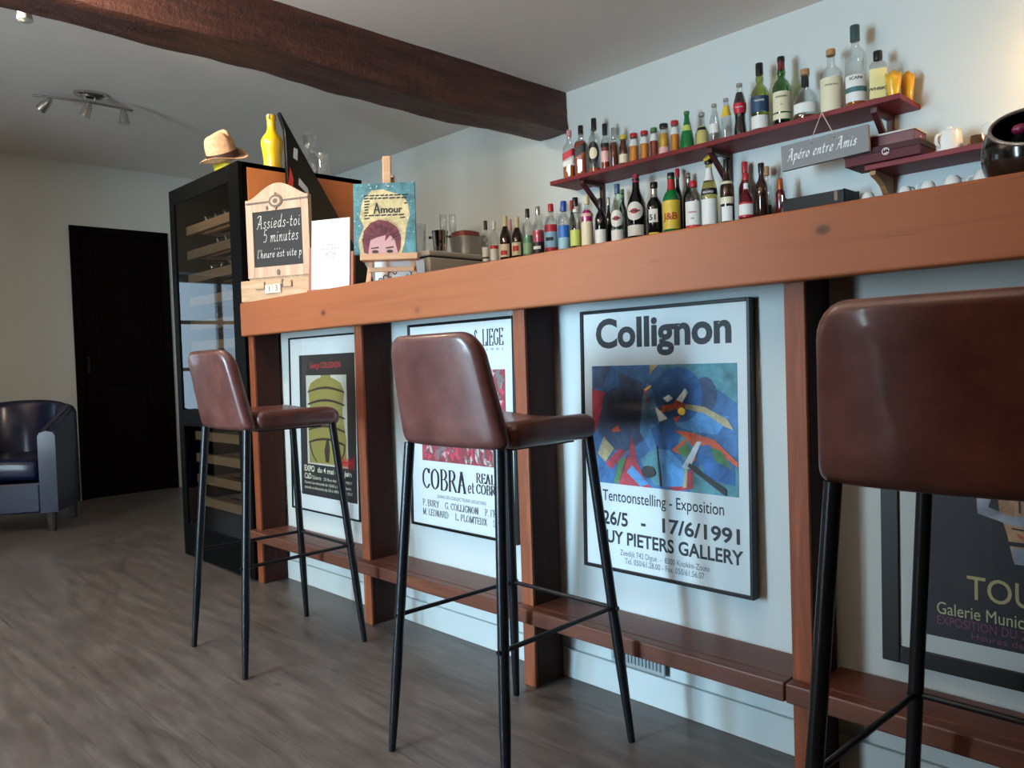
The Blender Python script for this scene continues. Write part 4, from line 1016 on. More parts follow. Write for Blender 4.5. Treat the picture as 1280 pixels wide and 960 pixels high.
LW, LC, LR, LK, LN, LY, LB, LP = lm('white', (226, 224, 216)), lm('cream', (224, 212, 178)), lm('red', (192, 34, 48)), lm('black', (24, 22, 22)), lm('navy', (42, 70, 98)), lm('yellow', (226, 190, 60)), lm('blue', (44, 110, 190)), lm('pink', (228, 176, 168))
LLB, LLG, LYG, LO, LT = lm('light_blue', (150, 190, 206)), lm('light_green', (150, 196, 150)), lm('yellow_green', (190, 206, 96)), lm('orange', (214, 120, 50)), lm('teal', (66, 112, 112))
CK, CW, CR, CB, CG, CY = [mat('cap_'+n_, c_, .35) for n_, c_ in (('black', (22, 21, 22)), ('white', (222, 222, 218)), ('red', (186, 40, 46)), ('blue', (44, 80, 176)), ('green', (70, 120, 70)), ('yellow', (206, 178, 66)))]
CS = mat('cap_silver', (196, 196, 192), .25, .8); CO = mat('cap_copper', (176, 92, 46), .35, .4); CC = mat('cap_cream', (214, 200, 160), .5); CORK = mat('cap_cork', (170, 128, 88), .7); CP = mat('cap_pink', (214, 150, 150), .4); CT = mat('cap_teal', (44, 74, 74), .4)
IK, IR, IW, IG = ink, mat('label_ink_red', (176, 30, 36), .5), mat('label_ink_white', (232, 230, 224), .5), mat('label_ink_gold', (196, 168, 96), .4)
S1, S2, GU, GL = 1.9205, 1.5255, 'bottles on the upper shelf', 'bottles on the lower shelf'
def U(label, x, R, H, shape, gl, y=3.40, **k): return bottle(label, x, y, S1, R, H, shape, gl, group=GU, **k)
def L(label, x, R, H, shape, gl, y=3.37, **k): return bottle(label, x, y, S2, R, H, shape, gl, group=GL, **k)
U('square whisky bottle with slanted red label, leftmost on the upper shelf', -2.973, .034, .291, 'whisky', G_clear, liquid=amber, level=.30, cap=CP, capz=(.86, 1), p=5, labels=((LR, .44, .58, 60, .10), (LW, .30, .40, 60, .06)))
U('square amber whisky bottle with slanted black label and black cap', -2.886, .0357, .297, 'whisky', G_clear, liquid=amberr, level=.70, cap=CK, capz=(.84, 1), p=5, labels=((LK, .44, .60, 55, .12),))
U('clear whisky bottle with black oval label, third on the upper shelf', -2.79, .0329, .314, 'whisky', G_clear, liquid=amber, level=.13, cap=CK, capz=(.80, 1), capr=.45, labels=((LK, .20, .58, 62, 'o'), (LC, .28, .48, 42, 'o')))
U('narrow bottle with pink label and black cap, fourth on the upper shelf', -2.715, .0235, .266, 'whisky', G_clear, liquid=amberr, level=.56, cap=CK, capz=(.78, 1), capr=.6, labels=((LP, .22, .44, 70), (LK, .52, .60, 70)))
U('slim dark amber bottle with silver cap, left of the juices', -2.655, .0235, .231, 'tall', G_clear, liquid=amberd, level=.66, cap=CS, capz=(.74, 1), capr=.55)
U('small brown juice bottle with yellow cap and yellow label', -2.591, .0255, .178, 'juice', G_clear, liquid=brown_l, level=.84, cap=CY, capz=(.87, 1), capr=.78, labels=((LC, .16, .42, 70),))
JU = lambda lab, x, R, H, lq, cp, lbs: U(lab, x, R, H, 'juice', G_clear, liquid=lq, level=.72, cap=cp, capz=(.88, 1), capr=.80, labels=lbs)
JU('orange juice bottle with pink cap, first of the small juices', -2.523, .0255, .171, orange_l, CR, ((LW, .60, .80, 75),))
JU('orange juice bottle with pink cap, second, next to the green capped one', -2.455, .0249, .168, orange_l, CR, ((LW, .60, .80, 75),))
JU('red juice bottle with green cap on the upper shelf', -2.395, .0225, .170, red_l, CG, ((LW, .60, .80, 75),))
JU('golden yellow juice bottle with black cap on the upper shelf', -2.334, .0274, .176, yell, CK, ((LP, .10, .32, 80),))
JU('orange juice bottle with pink cap just left of the green bottle', -2.268, .0241, .176, orange_l, CR, ((LW, .60, .80, 75),))
U('small bright green sparkling water bottle on the upper shelf', -2.197, .034, .205, 'drop', D_jb, cap=CG, capz=(.93, 1), labels=((LYG, .52, .66, 55),))
U('small bulb shaped bottle of pale yellow drink with silver cap', -2.111, .0345, .178, 'bulb', G_clear, liquid=paley, level=.62, cap=CS, capz=(.90, 1), labels=((LK, .50, .58, 50),))
U('clear tonic bottle with white label and silver cap', -2.042, .025, .202, 'soda', G_clear, cap=CS, capz=(.93, 1), capr=.52, labels=((LW, .30, .52, 70),))
U('clear soda bottle with yellow slanted neck label', -1.978, .0255, .212, 'soda', G_clear, cap=CS, capz=(.94, 1), capr=.52, labels=((LY, .58, .82, 90, .06),))
U('small contour cola bottle with red label on the upper shelf', -1.906, .030, .262, 'cola', G_clear, liquid=cola_l, level=.84, cap=CS, capz=(.95, 1), capr=.50, labels=((LR, .46, .64, 95),), texts=((IW, 'Coca-Cola', .145, .044),))
U('olive glass whisky bottle with navy and white labels', -1.803, .0405, .326, 'bulge', G_olive, liquid=amberd, level=.06, cap=CK, capz=(.84, 1), labels=((LN, .30, .52, 72), (LW, .07, .25, 72)), texts=((IW, 'TALISKER', .145, .05),))
U('bright green whisky bottle with cream label and red neck', -1.697, .040, .324, 'bulge', G_green, liquid=liq('dark', (30, 40, 20)), level=.10, cap=CK, capz=(.93, 1), labels=((LC, .22, .50, 70), (LC, .12, .20, 70)), neck=(mat('neck_red', (110, 30, 34), .4), .82, .935), texts=((IK, 'GLENLIVET', .135, .052), (IR, '12', .10, .012)))
U('squat round whisky bottle with dark neck and white label', -1.587, .054, .237, 'round', G_clear, liquid=amberd, level=.12, cap=CORK, capz=(.89, 1), capr=.36, labels=((LW, .16, .34, 62),), neck=(mat('neck_black', (24, 22, 22), .3), .68, .86))
U('rounded clear whisky bottle with large cream label and cork stopper', -1.471, .046, .288, 'whisky', G_clear, liquid=amber, level=.05, cap=CORK, capz=(.91, 1), labels=((LC, .06, .56, 72),), texts=((IK, 'THE BALVENIE', .125, .056),))
U('tallest clear whisky bottle with white and teal label and dark green cap', -1.367, .0425, .356, 'whisky', G_clear, liquid=amber, level=.15, cap=CT, capz=(.82, 1), capr=.46, labels=((LW, .09, .40, 68), (LT, .20, .26, 68)), texts=((IK, 'SCAPA', .122, .05),))
U('flat square whisky bottle with pale yellow label and black neck', -1.276, .034, .239, 'flat', G_clear, liquid=amber, level=.10, cap=CK, capz=(.78, .93), capr=.52, p=6, labels=((lm('pale_yellow', (228, 214, 150)), .10, .60, 58),), texts=((IK, 'WHISKY', .055, .060),))
# lower shelf, left to right
L('clear rum bottle with black cap, leftmost on the lower shelf', -3.664, .0251, .278, 'whisky', G_clear, cap=CK, capz=(.80, 1), capr=.48, labels=((LW, .08, .40, 70), (LK, .14, .18, 60)))
L('clear bottle with white cap and red edged label on the lower shelf', -3.586, .0273, .266, 'whisky', G_clear, cap=CW, capz=(.80, 1), labels=((LW, .08, .42, 70), (LR, .34, .42, 70)))
L('dark syrup bottle with cream cap and red printed label, left one of a pair', -3.486, .0366, .280, 'slope', D_brown, cap=CC, capz=(.72, 1), capr=.42, labels=((LC, .10, .38, 60), (LR, .14, .24, 34)))
L('clear bottle with pink striped cap behind the dark syrup pair', -3.535, .0174, .276, 'whisky', G_clear, y=3.46, cap=CP, capz=(.76, 1), capr=.6)
L('dark syrup bottle with cream cap and red printed label, right one of a pair', -3.385, .0337, .260, 'slope', D_brown, cap=CC, capz=(.70, 1), capr=.46, labels=((LC, .10, .40, 62), (LR, .20, .32, 34)))
L('clear bottle with pale green label and black cap', -3.293, .0308, .293, 'whisky', G_clear, liquid=green_l, level=.46, cap=CK, capz=(.82, 1), labels=((LLG, .08, .30, 75),))
L('clear bottle with pink liqueur, black base label and silver cap', -3.207, .0351, .293, 'tall', G_clear, liquid=rose_l, level=.52, cap=CS, capz=(.84, 1), labels=((LK, .06, .28, 75), (LW, .14, .20, 40)))
L('vodka bottle with red cap and pale blue label bordered in red', -3.104, .0392, .290, 'whisky', G_clear, cap=CR, capz=(.85, 1), labels=((LR, .06, .58, 75), (LLB, .13, .44, 75), (LK, .26, .33, 35)))
L('clear bottle with blue cap and bright blue label', -3.005, .034, .290, 'whisky', G_clear, cap=CB, capz=(.80, 1), capr=.50, labels=((LB, .28, .52, 75), (LLB, .06, .28, 75)))
L('white capped clear bottle standing behind the blue labelled bottle', -3.105, .0155, .317, 'whisky', G_clear, y=3.46, cap=CW, capz=(.83, 1), capr=.6)
L('clear bottle with yellow green label and black cap', -2.916, .0324, .295, 'tall', G_clear, cap=CK, capz=(.84, 1), capr=.5, labels=((LYG, .08, .38, 75),), neck=(LW, .72, .78))
L('dark bottle with red cap behind the yellow green labelled bottle', -3.02, .0208, .307, 'tall', D_black, y=3.46, cap=CR, capz=(.82, 1), capr=.6)
L('bright pink gin bottle with cream label on the lower shelf', -2.833, .0331, .291, 'whisky', G_clear, liquid=pink_l, level=.72, cap=CC, capz=(.84, 1), capr=.46, labels=((LC, .06, .50, 70),), neck=(LP, .60, .66))
L('dark wine bottle with plain white label behind the bar', -2.736, .0326, .260, 'tall', D_black, cap=CK, capz=(.80, 1), capr=.44, labels=((LW, .04, .34, 65),))
L('slim dark bottle with silver top behind the white labelled wine bottle', -2.752, .0177, .278, 'tall', D_brown, y=3.46, cap=CS, capz=(.84, 1), capr=.55)
L('clear vermouth bottle with blue cap and round white label', -2.62, .0362, .316, 'slope', G_greenish, cap=mat('cap_steel_blue', (70, 100, 140), .35), capz=(.84, 1), labels=((LW, .04, .22, 62), (LW, .27, .55, 60, 'o'), (IR, .37, .45, 26, 'o'), (IK, .402, .418, 38)))
L('green capped dark bottle behind the clear vermouth', -2.655, .026, .306, 'tall', D_green, y=3.46, cap=CG, capz=(.84, 1))
L('large black vermouth bottle with red cap and round white label', -2.496, .049, .343, 'slope', D_black, cap=mat('cap_rose', (166, 60, 76), .35), capz=(.76, 1), capr=.36, labels=((LW, .06, .22, 58), (LW, .29, .57, 56, 'o'), (IR, .39, .47, 24, 'o'), (IK, .422, .438, 36)))
L('black aniseed bottle with white number label and silver neck', -2.383, .0388, .281, 'tall', D_black, cap=CK, capz=(.90, 1), capr=.5, labels=((LW, .26, .50, 36), (LY, .03, .08, 40)), neck=(CS, .72, .88), texts=((IK, '51', .086, .046),))
L('green whisky bottle with large yellow label and red neck', -2.278, .0441, .309, 'tall', D_jb, cap=CK, capz=(.90, 1), labels=((LY, .08, .54, 80),), neck=(IR, .72, .89), texts=((IR, 'J&B', .072, .084),))
L('black bottle with red cap behind the green whisky', -2.300, .0205, .347, 'tall', D_black, y=3.46, cap=CR, capz=(.88, 1), capr=.55)
L('clear gin bottle with red cap and white label', -2.151, .0405, .262, 'whisky', G_clear, cap=CR, capz=(.82, .93), capr=.48, labels=((LW, .10, .54, 66), (LR, .04, .10, 66)), neck=(CK, .90, .935), texts=((IR, "GIBSON'S", .085, .045), (IK, 'GIN', .055, .016)))
L('dark green bottle with silver cap behind the gin bottle', -2.236, .0283, .314, 'tall', D_green, y=3.46, cap=CS, capz=(.84, 1))
rb = L('tall pastis bottle with yellow disc on top and black name band', -2.062, .0385, .345, 'slope', G_pale, cap=CK, capz=(.90, .96), capr=.5, labels=((LK, .46, .55, 78), (LW, .05, .40, 60)), texts=((IW, 'RICARD', .166, .05),), neck=(LW, .66, .84))
MB().lathe([(.0005, 0), (.024, .001), (.025, .004), (.025, .008), (.0235, .0085), (.0005, .0085)], 24, TR(0, 0, .338) @ Matrix.Rotation(math.radians(-28), 4, 'Y') @ Matrix.Rotation(math.radians(30), 4, 'X'), cap1=False).build('yellow_disc', mat('disc_yellow', (222, 192, 60), .4), rb, smooth=True, auto=40)
L('brown liqueur bottle with cream labels, right of the pastis bottle', -1.966, .0321, .313, 'tall', D_brown, cap=CK, capz=(.85, 1), capr=.46, labels=((LC, .32, .42, 65), (LW, .06, .28, 50)), neck=(LC, .62, .66))
L('dark red bottle with red capsule in the back row', -1.925, .0300, .306, 'tall', D_red, y=3.465, cap=CR, capz=(.84, 1), capr=.46)
L('round dark red liqueur bottle with red cap and white label', -1.868, .0371, .227, 'round', D_red, cap=CR, capz=(.86, 1), capr=.42, labels=((LR, .10, .40, 66), (LW, .14, .36, 58)), neck=(LW, .68, .80))
L('slim black bottle with black cap near the right end of the lower shelf', -1.790, .0275, .259, 'tall', D_brown, cap=CK, capz=(.84, 1), capr=.5)
L('clear bottle with brown cork cap in the back row', -1.813, .0261, .262, 'bulge', G_clear, y=3.46, cap=CORK, capz=(.84, 1), capr=.55, labels=((LK, .1, .3, 60),))
L('small dark bottle with copper cap, rightmost on the lower shelf', -1.700, .0198, .171, 'whisky', D_red, cap=CO, capz=(.72, 1), capr=.62)

yg = mat('yellow_glass', (232, 176, 50), .2); yg2 = mat('yellow_petal', (232, 196, 84), .35)
def tulip(label, x, y, H, R):
    o = thing('yellow_candle_glass', label, 'glass', (x, y, S1), 0, 'yellow glasses at the right end of the upper shelf')
    vs = []; fs = []; nn = 24
    for k, (r_, z) in enumerate(((.6, 0), (.66, .04), (.82, .35), (.95, .7), (1.05, 1.0), (.98, .97), (.85, .65), (.6, .08), (.001, .07))):
        for j in range(nn):
            t_ = 2*PI*j/nn; zz = z*H*(1+(.06*math.sin(4*t_) if z > .9 else 0)); rr2 = r_*R*(1+(.05*math.cos(4*t_) if z > .6 else 0)); vs.append((rr2*math.cos(t_), rr2*math.sin(t_), zz))
    for i in range(8):
        for j in range(nn): fs.append((i*nn+j, i*nn+(j+1) % nn, (i+1)*nn+(j+1) % nn, (i+1)*nn+j))
    MB().add(vs, fs).build('glass_body', yg, o, smooth=True)
    MB().lathe([(.4*R, .08*H), (.55*R, .5*H), (.5*R, .8*H), (.1*R, .95*H), (.0005, .95*H)], 14, cap1=False).build('petal_filling', yg2, o, smooth=True)
tulip('yellow tulip shaped glass beside the flat whisky bottle', -1.205, 3.37, .105, .029)
tulip('yellow tulip shaped glass at the very right end of the upper shelf', -1.180, 3.45, .112, .027)

# ------------------------------------------------------------------ hanging sign
hs = thing('hanging_sign', 'grey wooden hanging sign with white italic lettering below the upper shelf', 'sign', (-1.449, 3.262, 1.76))
hs.rotation_euler = (0, math.radians(-1.5), 0)
MB().box((-.183, -.010, -.056), (.187, .010, .052)).build('board', mat('sign_grey', (134, 132, 130), .7, spec=.2), hs, bevel=.002)
t = MB(); t.strokes('Apéro entre Amis', PEN, .046, -.155, -.018, -.0108, w=.16, thin=.055, ang=.7, width=.292, slant=.22); t.build('lettering', mat('sign_white', (226, 226, 224), .6), hs)
cordm = mat('cord', (196, 178, 160), .8)
MB().tube([(-.045, -.011, .036), (-.046, -.013, .045), (-.002, -.004, .146), (0, .012, .150), (.002, -.004, .146), (.050, -.013, .045), (.049, -.011, .036)], .0018, 6).build('cord', cordm, hs)
q = MB()
for sx in (-.045, .049): q.prism(circ(sx, .034, .003, .003, n=10), -.0118, -.0102)
q.build('cord_hole', blk, hs)

# things on the right hand shelf
S3 = 1.6665
box_m = mat('maroon_box', (84, 26, 34), .55, spec=.25); box_l = mat('maroon_lid', (62, 18, 24), .55, spec=.25)
bxA = thing('gift_box', 'larger maroon box with white round emblem, lower of the two on the right shelf', 'box', (-1.225, 3.365, S3))
MB().box((-.145, -.085, 0), (.145, .085, .052)).build('box_body', box_m, bxA, bevel=.002)
MB().box((-.148, -.088, .036), (.148, .088, .060)).build('lid', box_l, bxA, bevel=.002)
wem = mat('emblem_white', (220, 212, 208), .5)
q = MB(); q.poly(arcband(.018, .034, .0145, .0145, .003, 0, 360, 20), -.0892); q.poly(arcband(.018, .039, .006, .005, .003, 10, 230, 10), -.0894); q.poly(arcband(.018, .029, .006, .005, .003, 190, 410, 10), -.0894); q.build('emblem', wem, bxA)
bxB = thing('gift_box', 'smaller maroon box with pale top lying on the larger box', 'box', (-1.20, 3.385, S3+.0605))
MB().box((-.085, -.06, 0), (.085, .075, .05)).build('box_body', mat('maroon_dark', (92, 24, 34), .35), bxB, bevel=.002)
MB().box((-.088, -.063, .0505), (.088, .078, .058)).build('pale_lid', mat('pale_lid', (206, 196, 186), .6), bxB, bevel=.002)
q = MB(); q.prism(circ(.01, .026, .011, .011, 0, 360, 16), .0852, .086, RZ(PI/2) @ Matrix.Scale(-1, 4, (0, 1, 0))); q.build('emblem', mat('emblem_pink', (216, 160, 160), .5), bxB)
porc = mat('porcelain', (232, 228, 220), .25, coat=.3)
pt = thing('lidded_pot', 'white lidded porcelain pot with handle on the right shelf', 'pot', (-1.0, 3.36, S3), math.radians(-120))
MB().lathe([(.044, 0), (.046, .002), (.045, .03), (.041, .072), (.040, .076), (.0005, .077)], 28, cap1=False).build('pot_body', porc, pt, smooth=True, auto=40)
MB().lathe([(.041, .0765), (.041, .080), (.03, .083), (.012, .085), (.010, .090), (.011, .094), (.0005, .096)], 24, cap1=False).build('lid', porc, pt, smooth=True, auto=40)
MB().tube(catmull([(.040, 0, .062), (.060, 0, .058), (.062, 0, .03), (.043, 0, .016)], 6), .0055).build('handle', porc, pt, smooth=True)
cp = thing('metal_mug', 'small shiny bronze mug between the white pots on the right shelf', 'mug', (-.905, 3.36, S3))
MB().lathe([(.032, 0), (.034, .002), (.030, .036), (.028, .040), (.026, .036), (.03, .006), (.0005, .005)], 24, cap1=False).build('mug_body', mat('bronze', (150, 124, 100), .12, 1.0), cp, smooth=True, auto=40)
MB().tube(catmull([(.028, 0, .034), (.046, 0, .032), (.048, 0, .014), (.033, 0, .008)], 6), .0035).build('handle', chrome, cp, smooth=True)
wb = thing('white_canister', 'white porcelain canister at the right, in the lamp light', 'canister', (-.86, 3.445, S3), math.radians(30))
MB().lathe([(.050, 0), (.052, .003), (.052, .085), (.048, .092), (.0005, .094)], 28, p=4, cap1=False).build('canister_body', porc, wb, smooth=True, auto=40)
MB().box((.03, -.054, .05), (.04, -.050, .07)).build('dark_clip', mat('clip', (60, 70, 90), .3), wb)
# upturned espresso cups on the lower shelf
def cup(label, x, y, z, s_=1.0):
    o = thing('espresso_cup', label, 'cup', (x, y, z), random.uniform(0, 6), 'white cups upside down at the right end of the lower shelf')
    MB().lathe([(.034*s_, 0), (.035*s_, .002), (.032*s_, .025*s_), (.026*s_, .042*s_), (.020*s_, .046*s_), (.020*s_, .049*s_), (.016*s_, .049*s_), (.0005, .047*s_)], 24, cap1=False).build('cup_body', porc, o, smooth=True, auto=50)
    MB().tube(catmull([(.032*s_, 0, .012), (.05*s_, 0, .014), (.048*s_, 0, .032), (.027*s_, 0, .036)], 5), .003).build('handle', porc, o, smooth=True)
for k, (x, y, z, s_) in enumerate(((-1.31, 3.36, S2, .80), (-1.165, 3.36, S2, .78), (-1.08, 3.36, S2, .86), (-.992, 3.36, S2, .98), (-.888, 3.36, S2, 1.0))):
    cup(('upturned white cup peeking over the bar, leftmost, beside the black tray', 'upturned white cup peeking over the bar, second from the black tray', 'upturned white cup, middle of the five peeking over the bar', 'upturned white cup directly below the white lidded pot', 'upturned white cup nearest the black bowl')[k], x, y, z, s_)
ty = thing('black_tray', 'low black plastic organiser tray behind the bar right of the bottles', 'tray', (-1.525, 3.38, S2))
MB().box((-.13, -.08, 0), (.14, .08, .008)).box((-.13, -.08, .008), (.14, -.072, .062)).box((-.13, .072, .008), (.14, .08, .072)).box((-.13, -.072, .008), (-.122, .072, .07)).box((.132, -.072, .008), (.14, .072, .066)).box((.09, -.072, .008), (.096, .072, .05)).build('tray_body', mat('tray_black', (14, 13, 13), .5, spec=.25), ty, bevel=.002)
MB().box((.10, -.083, .02), (.114, -.0805, .058)).build('tray_label', mat('tray_tab', (120, 90, 66), .5), ty)
jgr = thing('jigger', 'small steel jigger between the copper capped bottle and the black tray', 'jigger', (-1.665, 3.325, S2))
MB().lathe([(.013, 0), (.0085, .028), (.006, .032), (.009, .037), (.0135, .085), (.012, .085), (.008, .04), (.0005, .039)], 18, cap1=False).build('jigger_body', chrome, jgr, smooth=True, auto=40)

# black bowl on the bar at the right edge
bo = thing('black_bowl', 'round glossy black bowl tilted open on the bar at the right edge', 'bowl', (-.398, 1.86, BT))
Rb = .095
axis = Vector((.12, -.62, .78)).normalized()
rot = Vector((0, 0, 1)).rotation_difference(axis).to_matrix().to_4x4()
Mx = TR(0, 0, Rb+.004) @ rot
prf = [(Rb*math.sin(math.radians(a)), -Rb*math.cos(math.radians(a))) for a in range(1, 128, 6)]
pin_ = [((Rb-.004)*math.sin(math.radians(a)), -(Rb-.004)*math.cos(math.radians(a))) for a in range(127, 0, -6)]
MB().lathe(prf+pin_, 36, Mx).build('bowl_body', mat('bowl_black', (16, 16, 17), .14, coat=.4), bo, smooth=True, auto=60)
rimr, rimz = Rb*math.sin(math.radians(127)), -Rb*math.cos(math.radians(127))
MB().tube([(rimr*math.cos(2*PI*k/36), rimr*math.sin(2*PI*k/36), rimz) for k in range(37)], .004, 8, M=Mx).build('rim', mat('rim_grey', (150, 146, 142), .3, .5), bo, smooth=True)
MB().lathe([(.03, 0), (.034, .001), (.034, .006), (.028, .012)], 24).build('foot', mat('bowl_foot', (20, 20, 20), .3), bo, smooth=True, auto=40)
sw = thing('wrapped_sweet', 'purple wrapped sweet lying in the black bowl', 'sweet', (-.42, 1.845, BT+.145))
MB().lathe([(.002, -.016), (.009, -.011), (.011, 0), (.009, .011), (.002, .016)], 12, Matrix.Rotation(PI/2, 4, 'Y')).build('wrapper', mat('purple_foil', (120, 30, 70), .3), sw, smooth=True)

# ================================================================== ARMCHAIR
arm = thing('armchair', 'dark blue leather tub armchair beside the door at the far wall', 'armchair', (-5.66, 1.165, 0), math.radians(58.3))
bll = mat('blue_leather', (8, 17, 50), .45, spec=.12, coat=.4); bll.node_tree.nodes['Principled BSDF'].inputs['Coat Roughness'].default_value = .16; N = NT(bll); N.bump(N.noise(N.coord(), 90, 3), .1, .002)
W, D, T_ = .345, .33, .095
path = []
for k in range(5): path.append((W-T_/2, -D+.0+(D+.05)*k/5))
for k in range(17):
    a = PI*k/16; path.append(((W-T_/2)*math.cos(a), .05+(D-.05-T_/2)*math.sin(a)))
for k in range(5): path.append((-(W-T_/2), .05-(D+.05)*(k+1)/5))
vs, fs = [], []
secn = None
for i, (x, y) in enumerate(path):
    p0, p1 = path[max(0, i-1)], path[min(len(path)-1, i+1)]
    dx, dy = p1[0]-p0[0], p1[1]-p0[1]; l_ = math.hypot(dx, dy); nx, ny = dy/l_, -dx/l_
    u = (y+D)/(2*D); zt = .60+.17*max(0, min(1, u*1.05))**.9
    sec_ = [(-T_/2, .12), (-T_/2, zt-.03), (-T_/2+.012, zt-.008), (0, zt), (T_/2-.012, zt-.008), (T_/2, zt-.03), (T_/2, .12)]
    for o_, z in sec_: vs.append((x+nx*o_, y+ny*o_, z))
k_ = 7
for i in range(len(path)-1):
    for j in range(k_): fs.append((i*k_+j, i*k_+(j+1) % k_, (i+1)*k_+(j+1) % k_, (i+1)*k_+j))
fs += [tuple(range(k_)), tuple(range((len(path)-1)*k_, len(path)*k_))]
MB().add(vs, fs).build('tub_shell', bll, arm, smooth=True, auto=45)
MB().box((-W+T_, -D+.005, .12), (W-T_, .22, .30)).build('seat_base', bll, arm, bevel=.01)
slab(lambda i: rrect(W-T_-.004, .265, (.08, .08, .03, .03)), W-T_-.004, .265, .13, .035, lambda v: (v.x, v.y-.055, v.z+.366+.012*(1-(v.x/.25)**2))).build('seat_cushion', bll, arm, smooth=True)
dl = mat('chair_leg_wood', (34, 22, 18), .4)
for x, y in ((.29, -.27), (-.29, -.27), (.27, .18), (-.27, .18)):
    MB().lathe([(.018, 0), (.026, .12)], 12, TR(x, y, 0), p=6).build('leg', dl, arm)
MB().tube([(path[i][0]+.0, path[i][1], .6+.17*max(0, min(1, (path[i][1]+D)/(2*D)*1.05))**.9+.001) for i in range(len(path))], .004, 6).build('piping', bll, arm.children[0], smooth=True)

# ================================================================== LAMPS
nick = mat('brushed_nickel', (176, 172, 164), .3, .9); bulbw = mat('lamp_glass', (190, 186, 178), .3)
def track(label, loc_, rz, dirs, L_=.49):
    o = thing('ceiling_track_light', label, 'ceiling light', loc_, rz)
    MB().lathe([(.055, 0), (.055, -.012), (.04, -.026), (.0005, -.028)], 28, TR(0, .03, 0) @ Matrix.Scale(1.6, 4, (0, 1, 0)), cap1=False).build('canopy', chrome, o, smooth=True, auto=40)
    bar_ = [(.03*math.cos(PI*(k/12-.5)) - .02, -L_/2+L_*k/12, -.052) for k in range(13)]
    MB().tube(bar_, .007, 10).build('track_bar', nick, o, smooth=True, auto=50)
    MB().tube([(.01, .00, -.045), (.01, .0, -.02)], .005).tube([(.01, .05, -.045), (.01, .05, -.02)], .005).build('stem', nick, o, smooth=True)
    for k, (yy, dv) in enumerate(zip((-L_*.37, 0.02-L_*.02, L_*.40), dirs)):
        xx = .03*math.cos(PI*((yy+L_/2)/L_-.5))-.02
        p0 = Vector((xx, yy, -.085)); dv = Vector(dv).normalized()
        Ms = TR(*p0) @ Vector((0, 0, 1)).rotation_difference(dv).to_matrix().to_4x4()
        sp = MB().lathe([(.005, -.03), (.013, -.024), (.021, 0), (.028, .04), (.029, .052), (.027, .052), (.020, .01), (.0005, .005)], 20, Ms, cap1=False).tube([(xx, yy, -.052), (xx, yy, -.085)], .004).build('spot_head', nick, o, smooth=True, auto=50)
        MB().lathe([(.026, .034), (.027, .052), (.0005, .054)], 18, Ms, cap1=False).build('bulb', bulbw, sp, smooth=True, auto=50)
    return o
track('nickel three spot track light on the ceiling near the far wall', (-4.765, 1.41, 2.48), math.radians(-7), ((-.45, -.5, -.55), (-.25, -.35, -.85), (.05, .05, -1)))
t2 = track('nickel track light peeking out below the ceiling beam at the top left', (-3.62, .70, 2.48), math.radians(-7), ((.3, -.3, -.8), (.35, -.45, -.8), (.05, .05, -1)), .40)
# lit track above the customer side of the bar, out of the picture
t3 = track('lit nickel track light on the ceiling above the customer side of the bar', (-2.75, .45, 2.48), math.radians(80), ((-.2, .8, -.7), (-.1, .8, -.8), (-.3, .8, -.6)))
def spot(name, parent, loc_, target, power, size, blend, col, rad=.03):
    l = bpy.data.lights.new(name, 'SPOT'); l.energy = power; l.spot_size = math.radians(size); l.spot_blend = blend; l.color = col; l.shadow_soft_size = rad
    o = bpy.data.objects.new(name, l); COL.objects.link(o); o.location = loc_
    o.rotation_euler = (Vector(target)-Vector(loc_)).to_track_quat('-Z', 'Y').to_euler(); return o
WARM = (1.0, .78, .54)
spot('spot_beam_bar', None, (-2.75, .52, 2.34), (-2.95, 1.65, 1.30), 14, 60, .8, WARM)
spot('spot_beam_back', None, (-3.60, .72, 2.36), (-3.6, 3.3, 1.6), 110, 70, .9, (1, .86, .68))
for k, yy in enumerate((-.18, 0, .19)):  # free point lights below the track heads, added to brighten the ceiling
    l = bpy.data.lights.new('ceiling_fill', 'POINT'); l.energy = 9; l.color = (1, .80, .60); l.shadow_soft_size = .03
    o = bpy.data.objects.new('ceiling_fill', l); COL.objects.link(o); o.location = (-2.75-yy, .56, 2.22)
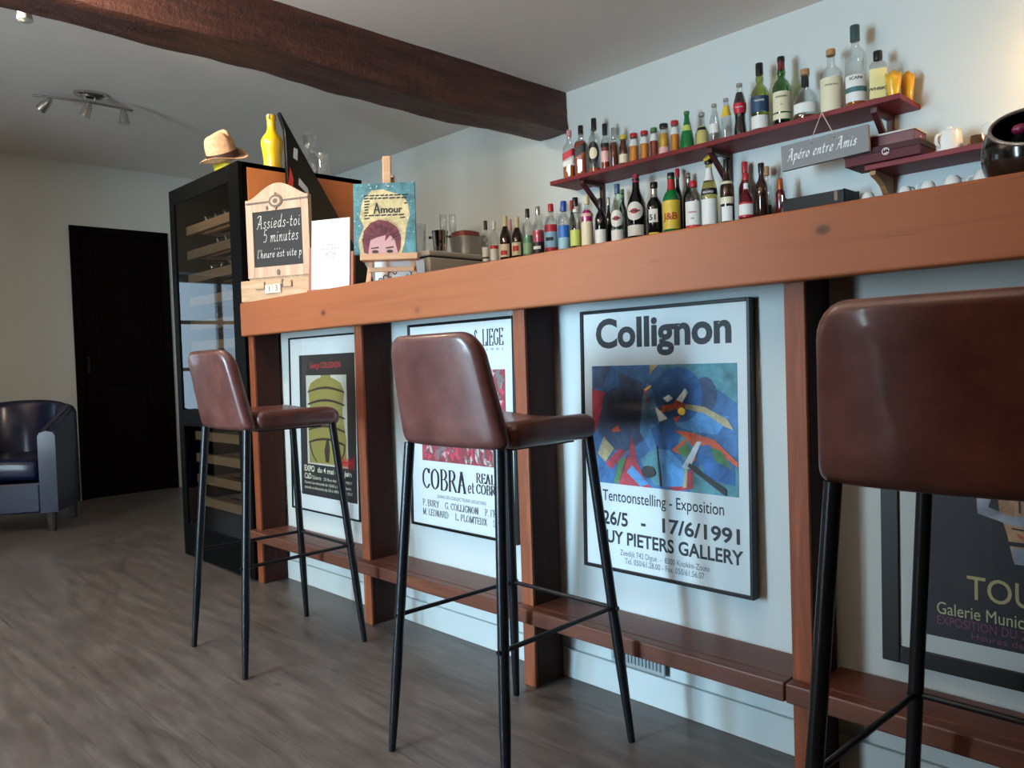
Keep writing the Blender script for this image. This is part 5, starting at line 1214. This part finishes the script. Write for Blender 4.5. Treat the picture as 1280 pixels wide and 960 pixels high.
# two unseen uplighters added to brighten the ceiling
def fill_lamp(label, x, y, power):
    o = thing('added_uplighter', label, 'added fill lamp', (x, y, 0))
    MB().lathe([(.13, 0), (.13, .012), (.02, .025), (.0005, .025)], 28, cap1=False).build('base', nick, o, smooth=True, auto=40)
    MB().tube([(0, 0, .02), (0, 0, 1.25)], .011, 12).build('pole', nick, o, smooth=True)
    MB().lathe([(.015, 1.24), (.06, 1.25), (.15, 1.31), (.148, 1.313), (.058, 1.255), (.0005, 1.25)], 28, cap0=False, cap1=False).build('lamp_shade', nick, o, smooth=True, auto=40)
    MB().lathe([(.0005, 1.26), (.03, 1.265), (.03, 1.29), (.0005, 1.30)], 16, cap0=False, cap1=False).build('bulb', mat('bulb_lit', (255, 220, 170), .5, emit=(255, 214, 160), es=6), o, smooth=True)
    spot('added_uplight', None, (x, y, 1.33), (x, y, 2.5), power, 130, .5, (1, .84, .68), .08)
fill_lamp('added unseen nickel uplighter left of the camera, brightening the ceiling', -.95, -.3, 135)
fill_lamp('added unseen nickel uplighter left of the front window, brightening the ceiling', -4.2, -1.5, 230)
# wall lamp behind the bar at the right, just outside the picture
wl = thing('wall_lamp', 'small wall lamp with pale shade on the back wall at the right, glowing warm', 'wall lamp', (-.50, 3.5195, 1.98))
MB().box((-.04, -.02, -.06), (.04, 0, .06)).build('back_plate', nick, wl, bevel=.003)
MB().tube([(0, -.02, 0), (0, -.1, 0)], .006).build('arm', nick, wl)
MB().lathe([(.05, -.05), (.075, .07), (.073, .07), (.048, -.05)], 24, TR(0, -.11, 0), cap0=False, cap1=False).build('shade', glass('shade_glass', (250, 236, 210), .05, .3), wl, smooth=True)
bl_ = MB().lathe([(.0005, -.03), (.018, -.02), (.022, 0), (.015, .02), (.0005, .028)], 16, TR(0, -.11, 0), cap0=False, cap1=False).build('bulb', mat('bulb_lit', (255, 220, 170), .5, emit=(255, 214, 160), es=6), wl, smooth=True)
pl = bpy.data.lights.new('wall_lamp_light', 'POINT'); pl.energy = 26; pl.color = (1, .80, .56); pl.shadow_soft_size = .03
po = bpy.data.objects.new('wall_lamp_light', pl); COL.objects.link(po); po.location = (-.50, 3.40, 1.98)
